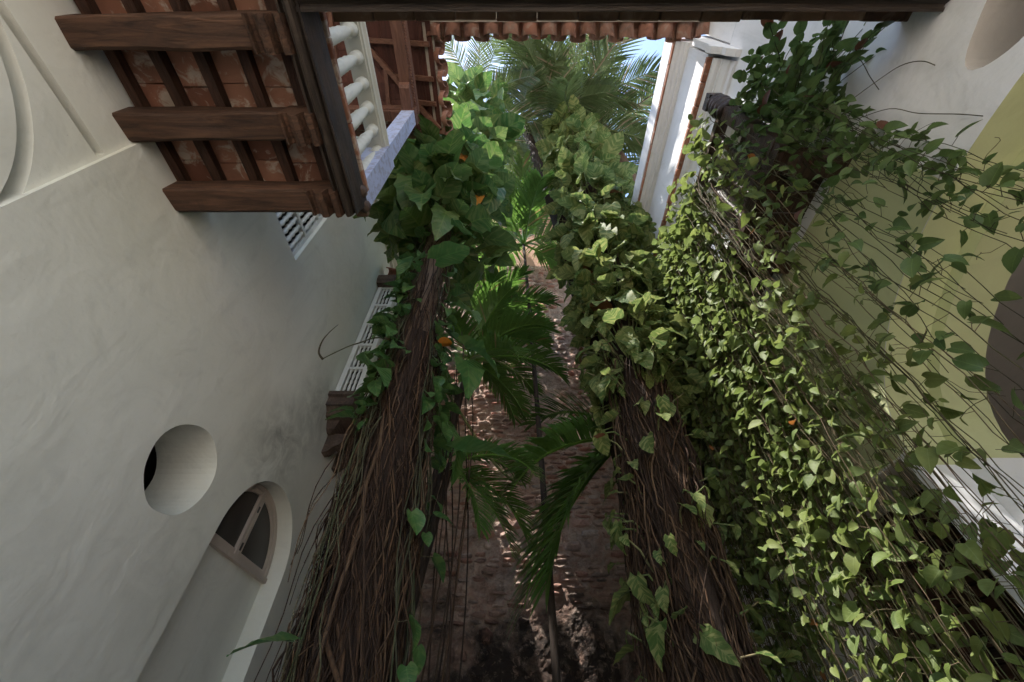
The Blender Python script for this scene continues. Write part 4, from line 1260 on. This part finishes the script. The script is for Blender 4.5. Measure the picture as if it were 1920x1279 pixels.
def climber(parent, axis, zones, meshes, mat, seed, dead=0, petmat='petiole', keep=300):
    """zones: (z0, z1, count, leaf length min/max, reach min/max)"""
    r = random.Random(seed)
    leaves = []; pet = MB()
    for (z0, z1, n, l0, l1, r0, r1) in zones:
        for k in range(n):
            z = r.uniform(z0, z1); an = r.uniform(0, 2 * math.pi)
            c = axis(z); out = Vector((math.cos(an), math.sin(an), 0))
            p0 = c + out * 0.2
            rho = r.uniform(r0, r1)
            p1 = c + out * rho + Vector((0, 0, r.uniform(0.0, 0.35) * (rho / 0.6)))
            mid = (p0 + p1) / 2 + Vector((0, 0, 0.06))
            pet.tube([p0, mid, p1], [0.009, 0.007, 0.006], 4, False)
            d = R(r.uniform(-15, 85))
            tip = out * math.cos(d) - Vector((0, 0, math.sin(d))) + Vector((r.uniform(-0.45, 0.45), r.uniform(-0.45, 0.45), 0))
            nrm = Vector((0, 0, 1)) * math.cos(d) + out * math.sin(d) + Vector((r.uniform(-0.4, 0.4), r.uniform(-0.4, 0.4), r.uniform(-0.2, 0.2)))
            leaves.append((r.choice(meshes), leaf_mx(p1, tip, nrm, r.uniform(l0, l1), r.uniform(-0.4, 0.4))))
    put_leaves(leaves, parent, mat, keep)
    part('petioles', pet, petmat, parent, True, 'stuff')
c1 = thing('climbing_plant', 'dark green climber with huge glossy leaves and hanging roots on left palm', 'climber', (-0.74, 2.2, GROUND), 'climbers on the tall palms')
aerial_roots(c1, axis_l, 430, 4.6, 0.075, 21, 24)
climber(c1, axis_l, [(4.3, 6.4, 170, 0.26, 0.56, 0.25, 0.85), (6.2, 8.4, 120, 0.3, 0.6, 0.25, 0.85), (8.2, 11.2, 100, 0.3, 0.6, 0.25, 0.8)], BIG, 'big_leaf', 31)
c2 = thing('climbing_plant', 'yellow green variegated climber with hanging brown roots on right palm', 'climber', (0.97, 2.7, GROUND), 'climbers on the tall palms')
aerial_roots(c2, axis_r, 430, 4.1, 0.10, 22, 24, 1.2)
climber(c2, axis_r, [(2.3, 3.9, 380, 0.11, 0.27, 0.22, 0.56), (3.9, 6.2, 440, 0.14, 0.34, 0.2, 0.66), (6.2, 9.2, 300, 0.2, 0.42, 0.22, 0.66), (9.2, 11.4, 130, 0.24, 0.46, 0.25, 0.6), (-1.0, 2.6, 170, 0.07, 0.2, 0.26, 0.48)], BIG, 'var_leaf', 32)

# pothos trailing down the left trunk
c3 = thing('trailing_pothos', 'small leaved pothos trailing down the left trunk beside the barred bay window', 'climber', (-1.0, 2.4, GROUND))
r = random.Random(5)
st3 = MB(); lv3 = []
for k in range(32):
    an = (r.uniform(R(226), R(258)) if k % 5 < 3 else r.uniform(R(312), R(348))) if k < 24 else r.uniform(R(-30), R(60))
    z = r.uniform(1.6, 4.7); zb = z - r.uniform(1.4, 3.6)
    rho = r.uniform(0.19, 0.27); pts = []; N = 14; ph = r.uniform(0, 6)
    for q in range(N + 1):
        f = q / N; zz_ = z + (max(zb, GROUND + 0.3) - z) * f
        c = axis_l(zz_); low = max(0, (3.2 - zz_) / 4.8) * 0.12
        pts.append(c + Vector(((rho + low) * math.cos(an + 0.15 * math.sin(f * 6 + ph)), (rho + low) * math.sin(an + 0.15 * math.sin(f * 6 + ph)), 0)) + Vector((0.02 * math.sin(f * 20 + ph), 0.02 * math.cos(f * 17 + ph), 0)))
    st3.tube(pts, 0.005, 4, False)
    for q in range(1, N + 1):
        if pts[q].z < 1.5 and an < R(262) and an > 1.5:
            continue
        if r.random() < (0.85 if pts[q].z > 1.6 else 0.22):
            out = Vector((math.cos(an) + r.uniform(-0.7, 0.7), math.sin(an) + r.uniform(-0.7, 0.7), r.uniform(-0.2, 0.4))).normalized()
            p1 = pts[q] + out * 0.07
            st3.tube([pts[q], p1], 0.003, 3, False)
            tip = out * 0.7 + Vector((r.uniform(-0.3, 0.3), r.uniform(-0.3, 0.3), r.uniform(-1.1, 0.1)))
            lv3.append((r.choice(HEART), leaf_mx(p1, tip, out + Vector((0, 0, 0.8)), r.uniform(0.07, 0.17), r.uniform(-0.6, 0.6))))
# a few large shaded leaves low on the trunk, as the photograph shows
for (p, s_, tip) in [((-0.40, 2.35, 2.45), 0.42, (0.9, -0.1, -0.45)), ((-0.42, 2.4, 2.35), 0.38, (0.5, -0.5, -0.6)), ((-0.36, 2.3, 1.42), 0.40, (1, -0.2, 0.05)), ((-0.42, 2.35, 1.6), 0.34, (0.5, 0.1, -0.8)),
                     ((-0.72, 2.02, 3.3), 0.36, (0.8, -0.4, 0.1)), ((-0.9, 2.02, 3.3), 0.34, (-0.3, -0.4, -0.7)), ((-1.12, 2.2, 2.1), 0.33, (0.9, -0.5, -0.2)), ((-0.9, 2.0, 0.35), 0.22, (-1, -0.2, 0.1)), ((-0.45, 2.3, 2.9), 0.3, (0.7, -0.5, -0.5)), ((-0.6, 2.1, 4.1), 0.36, (0.6, -0.3, -0.7))]:
    lv3.append((BIG[len(lv3) % 5], leaf_mx(p, tip, (0.1, -0.3, 1), s_)))
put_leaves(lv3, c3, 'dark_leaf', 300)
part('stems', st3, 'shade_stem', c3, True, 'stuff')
# thin dark roots that hang free in front of the doorway wall
for k in range(14):
    x = r.uniform(-1.28, -1.05); y = r.uniform(2.25, 2.7); zt = r.uniform(1.6, 2.4); zb = r.uniform(-0.2, 1.0)
    pts = []; ph = r.uniform(0, 6)
    for q in range(13):
        f = q / 12
        pts.append((x + (axis_l(zt).x + 0.1 - 0.25 - x) * (1 - f) ** 2.2 + 0.02 * math.sin(f * 11 + ph), y + 0.02 * math.sin(f * 13 + ph), zt + (zb - zt) * f))
    part('aerial_root', MB().tube(pts, [0.006 - 0.003 * q / 12 for q in range(13)], 4), 'root', c3, True)
# twig reaching towards the wall
part('twig', MB().tube(smooth_pts([(-0.95, 2.4, 2.55), (-1.2, 2.42, 2.64), (-1.34, 2.4, 2.55), (-1.45, 2.43, 2.53), (-1.56, 2.42, 2.42), (-1.61, 2.42, 2.37)]), taper(26, 0.008, 0.004), 5), 'shade_stem', c3, True)
part('twig', MB().tube(smooth_pts([(-1.61, 2.42, 2.37), (-1.67, 2.42, 2.45), (-1.69, 2.42, 2.58), (-1.67, 2.42, 2.7), (-1.62, 2.42, 2.82)]), taper(21, 0.011, 0.002), 5), 'shade_stem', c3, True)
part('liana', MB().tube(smooth_pts([(-0.62, 2.75, 2.35), (-0.45, 2.9, 2.15), (-0.3, 3.1, 2.0), (-0.12, 3.3, 1.85), (0.06, 3.45, 1.78), (0.16, 3.5, 1.84), (0.20, 3.5, 1.98)]), 0.013, 6), 'petiole', c3, True)
for k in range(9):
    x = r.uniform(-0.5, -0.28); y = r.uniform(2.5, 3.0); zt = r.uniform(1.6, 3.2); zb = r.uniform(-1.2, 0.3); ph = r.uniform(0, 6)
    part('aerial_root', MB().tube([(x + 0.04 * math.sin(q * 0.5 + ph) - 0.12 * (1 - q / 14) ** 3, y + 0.02 * math.sin(q * 0.8 + ph), zt + (zb - zt) * q / 14) for q in range(15)], 0.0055, 4), 'root', c3, True)
od = leaf_mesh('leaf', SM_S, SM_W, 1, 0.3, 0.4, 0.02, 1, 0, 0.1)
o = link('dead_leaf', od, c1, 'dead_leaf'); o.matrix_basis = leaf_mx((-0.42, 2.15, 5.05), (-0.2, -0.2, -1), (0, -1, 0.3), 0.24); o['label'] = 'single orange dead leaf'

# ---------------------------------------------------------------- hanging vines from the right balcony
hv = thing('hanging_vine', 'sunlit curtain of small leaved vines hanging from the right balcony', 'vine', (1.9, 2.2, 4.0))
r = random.Random(77)
stems = MB(); lv = []
def strand(x, y, zt, zb, dens, size, stems, lv, sway=0.05, stem_r=0.0032, out=(-1, 0, 0), step=0.07):
    ph = r.uniform(0, 6); N = max(6, int((zt - zb) / 0.11)); pts = []; kx = ky = 0.0
    sx, sy = r.uniform(-sway, sway), r.uniform(-sway, sway)
    for q in range(N + 1):
        f = q / N
        over = max(0, 1 - f * N / 4.0)
        kx = 0.92 * kx + r.uniform(-0.018, 0.018); ky = 0.92 * ky + r.uniform(-0.018, 0.018)
        pts.append(Vector((x + 0.06 * over + sx * f + 0.018 * math.sin(f * 9 + ph) + kx, y + sy * f + 0.018 * math.sin(f * 7 + 2 * ph) + ky, zt + (zb - zt) * f)))
    stems.tube(pts, [stem_r * (1.1 - 0.5 * q / N) for q in range(N + 1)], 3, False)
    for _ in range(int((zt - zb) * 0.9)):            # side tendrils
        q = r.randrange(2, N); p = pts[q]; d = Vector((r.uniform(-1, 1), r.uniform(-1, 1), r.uniform(-0.6, 0.8))).normalized(); tp_ = [p]
        for j in range(r.randint(3, 7)):
            d = (d + Vector((r.uniform(-0.6, 0.6), r.uniform(-0.6, 0.6), r.uniform(-0.5, 0.25)))).normalized(); p = p + d * r.uniform(0.02, 0.04); tp_.append(p)
        stems.tube(tp_, stem_r * 0.5, 3, False)
    o = Vector(out)
    L = zt - zb; n = int(L / step)
    for k in range(n):
        f = (k + r.random()) / n
        d_ = dens(f) if callable(dens) else dens
        if r.random() > d_:
            continue
        fi = f * N; i = min(N - 1, int(fi)); p = pts[i].lerp(pts[i + 1], fi - i)
        side = Vector((r.uniform(-0.9, 0.9), r.uniform(-0.9, 0.9), r.uniform(-0.1, 0.6))) + o * 0.35
        side.normalize()
        p1 = p + side * r.uniform(0.03, 0.06)
        stems.tube([p, p1], 0.0016, 3, False)
        tip = side * 0.75 + Vector((r.uniform(-0.4, 0.4), r.uniform(-0.4, 0.4), r.uniform(-1.3, 0.15)))
        nrm = o * r.uniform(0.2, 1.1) + Vector((0, 0, r.uniform(0.1, 0.9))) + Vector((r.uniform(-0.5, 0.5), r.uniform(-0.5, 0.5), 0))
        lv.append((r.choice(HEART), leaf_mx(p1, tip, nrm, r.uniform(*size), r.uniform(-0.5, 0.5))))
def curtain_dens(y):
    def g(f):
        a = 0.97 - 0.84 * f
        if y < 1.95:
            a *= 0.85 if y < 1.3 else 0.72
        return a
    return g
for k in range(330):
    y = 0.98 + 2.65 * (r.random() ** 0.72)
    x = 1.88 + r.uniform(-0.13, 0.06)
    zb = GROUND + r.uniform(0, 1.3) if r.random() < 0.6 else r.uniform(0.0, 2.8)
    if y < 1.45 and r.random() < 0.55:
        continue
    strand(x, y, 4.08 + r.uniform(-0.15, 0.12), zb, curtain_dens(y), (0.036, 0.104), stems, lv)
# cushion of leaves on the railing
for k in range(620):
    y = r.uniform(1.0, 3.65); z = r.uniform(3.6, 4.3); x = 1.88 + r.uniform(-0.18, 0.1)
    if y < 1.8 and r.random() < 0.55:
        continue
    out = Vector((r.uniform(-1, 0.3), r.uniform(-0.7, 0.7), r.uniform(-0.3, 0.8))).normalized()
    lv.append((r.choice(HEART), leaf_mx((x, y, z), out + Vector((0, 0, r.uniform(-0.8, 0.2))), Vector((-0.6, 0, 0.8)) + Vector((r.uniform(-0.5, 0.5), r.uniform(-0.5, 0.5), 0)), r.uniform(0.06, 0.11), r.uniform(-0.5, 0.5))))
put_leaves(thin_spot(lv), hv, 'vine_leaf', 300)
part('stems', stems, 'vine_stem', hv, True, 'stuff')

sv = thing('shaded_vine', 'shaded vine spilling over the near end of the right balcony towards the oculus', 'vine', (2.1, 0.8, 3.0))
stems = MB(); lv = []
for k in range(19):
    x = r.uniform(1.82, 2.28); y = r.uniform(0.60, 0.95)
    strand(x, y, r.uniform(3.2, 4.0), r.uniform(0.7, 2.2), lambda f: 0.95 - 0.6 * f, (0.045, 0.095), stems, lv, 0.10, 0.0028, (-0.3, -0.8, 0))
for k in range(9):
    strand(r.uniform(1.75, 2.0), r.uniform(0.95, 1.25), r.uniform(3.4, 3.9), r.uniform(0.2, 1.5), lambda f: 0.5 - 0.25 * f, (0.05, 0.1), stems, lv, 0.10, 0.0028, (-0.5, -0.7, 0))
for k in range(330):
    x = r.uniform(1.85, 2.32); y = r.uniform(0.48, 0.98); z = r.uniform(3.0, 3.9)
    if y < 0.62 and z < 3.2:
        continue
    out = Vector((r.uniform(-0.8, 0.5), r.uniform(-1, 0.2), r.uniform(-0.3, 0.7))).normalized()
    lv.append((r.choice(HEART), leaf_mx((x, y, z), out + Vector((0, 0, r.uniform(-0.8, 0.2))), Vector((-0.2, -0.5, 0.8)) + Vector((r.uniform(-0.5, 0.5), r.uniform(-0.5, 0.5), 0)), r.uniform(0.05, 0.105), r.uniform(-0.5, 0.5))))
for k in range(26):
    p = Vector((r.uniform(1.95, 2.3), r.uniform(0.5, 0.8), r.uniform(3.1, 3.6))); pts = [p]
    d = Vector((r.uniform(-0.2, 0.25), -1, r.uniform(-0.2, 0.5))).normalized()
    for q in range(6):
        d = (d + Vector((r.uniform(-0.25, 0.25), r.uniform(-0.1, 0.1), r.uniform(-0.3, 0.15)))).normalized()
        p = p + d * 0.07; pts.append(p)
        if r.random() < 0.6:
            lv.append((r.choice(HEART), leaf_mx(p, d + Vector((r.uniform(-0.6, 0.6), 0, r.uniform(-0.8, 0.3))), (0, -0.4, 1), r.uniform(0.06, 0.11))))
    stems.tube(pts, 0.003, 3, False)
# long bare tendrils across the white wall
for pts in ([(2.25, 0.66, 3.05), (2.30, 0.52, 2.96), (2.32, 0.42, 2.86), (2.325, 0.38, 2.74), (2.33, 0.385, 2.64)], [(2.25, 0.72, 2.9), (2.30, 0.62, 2.74), (2.32, 0.60, 2.55), (2.33, 0.55, 2.32), (2.33, 0.53, 2.2)], [(2.2, 0.6, 3.2), (2.24, 0.45, 3.3), (2.25, 0.42, 3.15), (2.28, 0.5, 3.0), (2.3, 0.55, 2.9)]):
    stems.tube(smooth_pts(pts), 0.0028, 4, False)
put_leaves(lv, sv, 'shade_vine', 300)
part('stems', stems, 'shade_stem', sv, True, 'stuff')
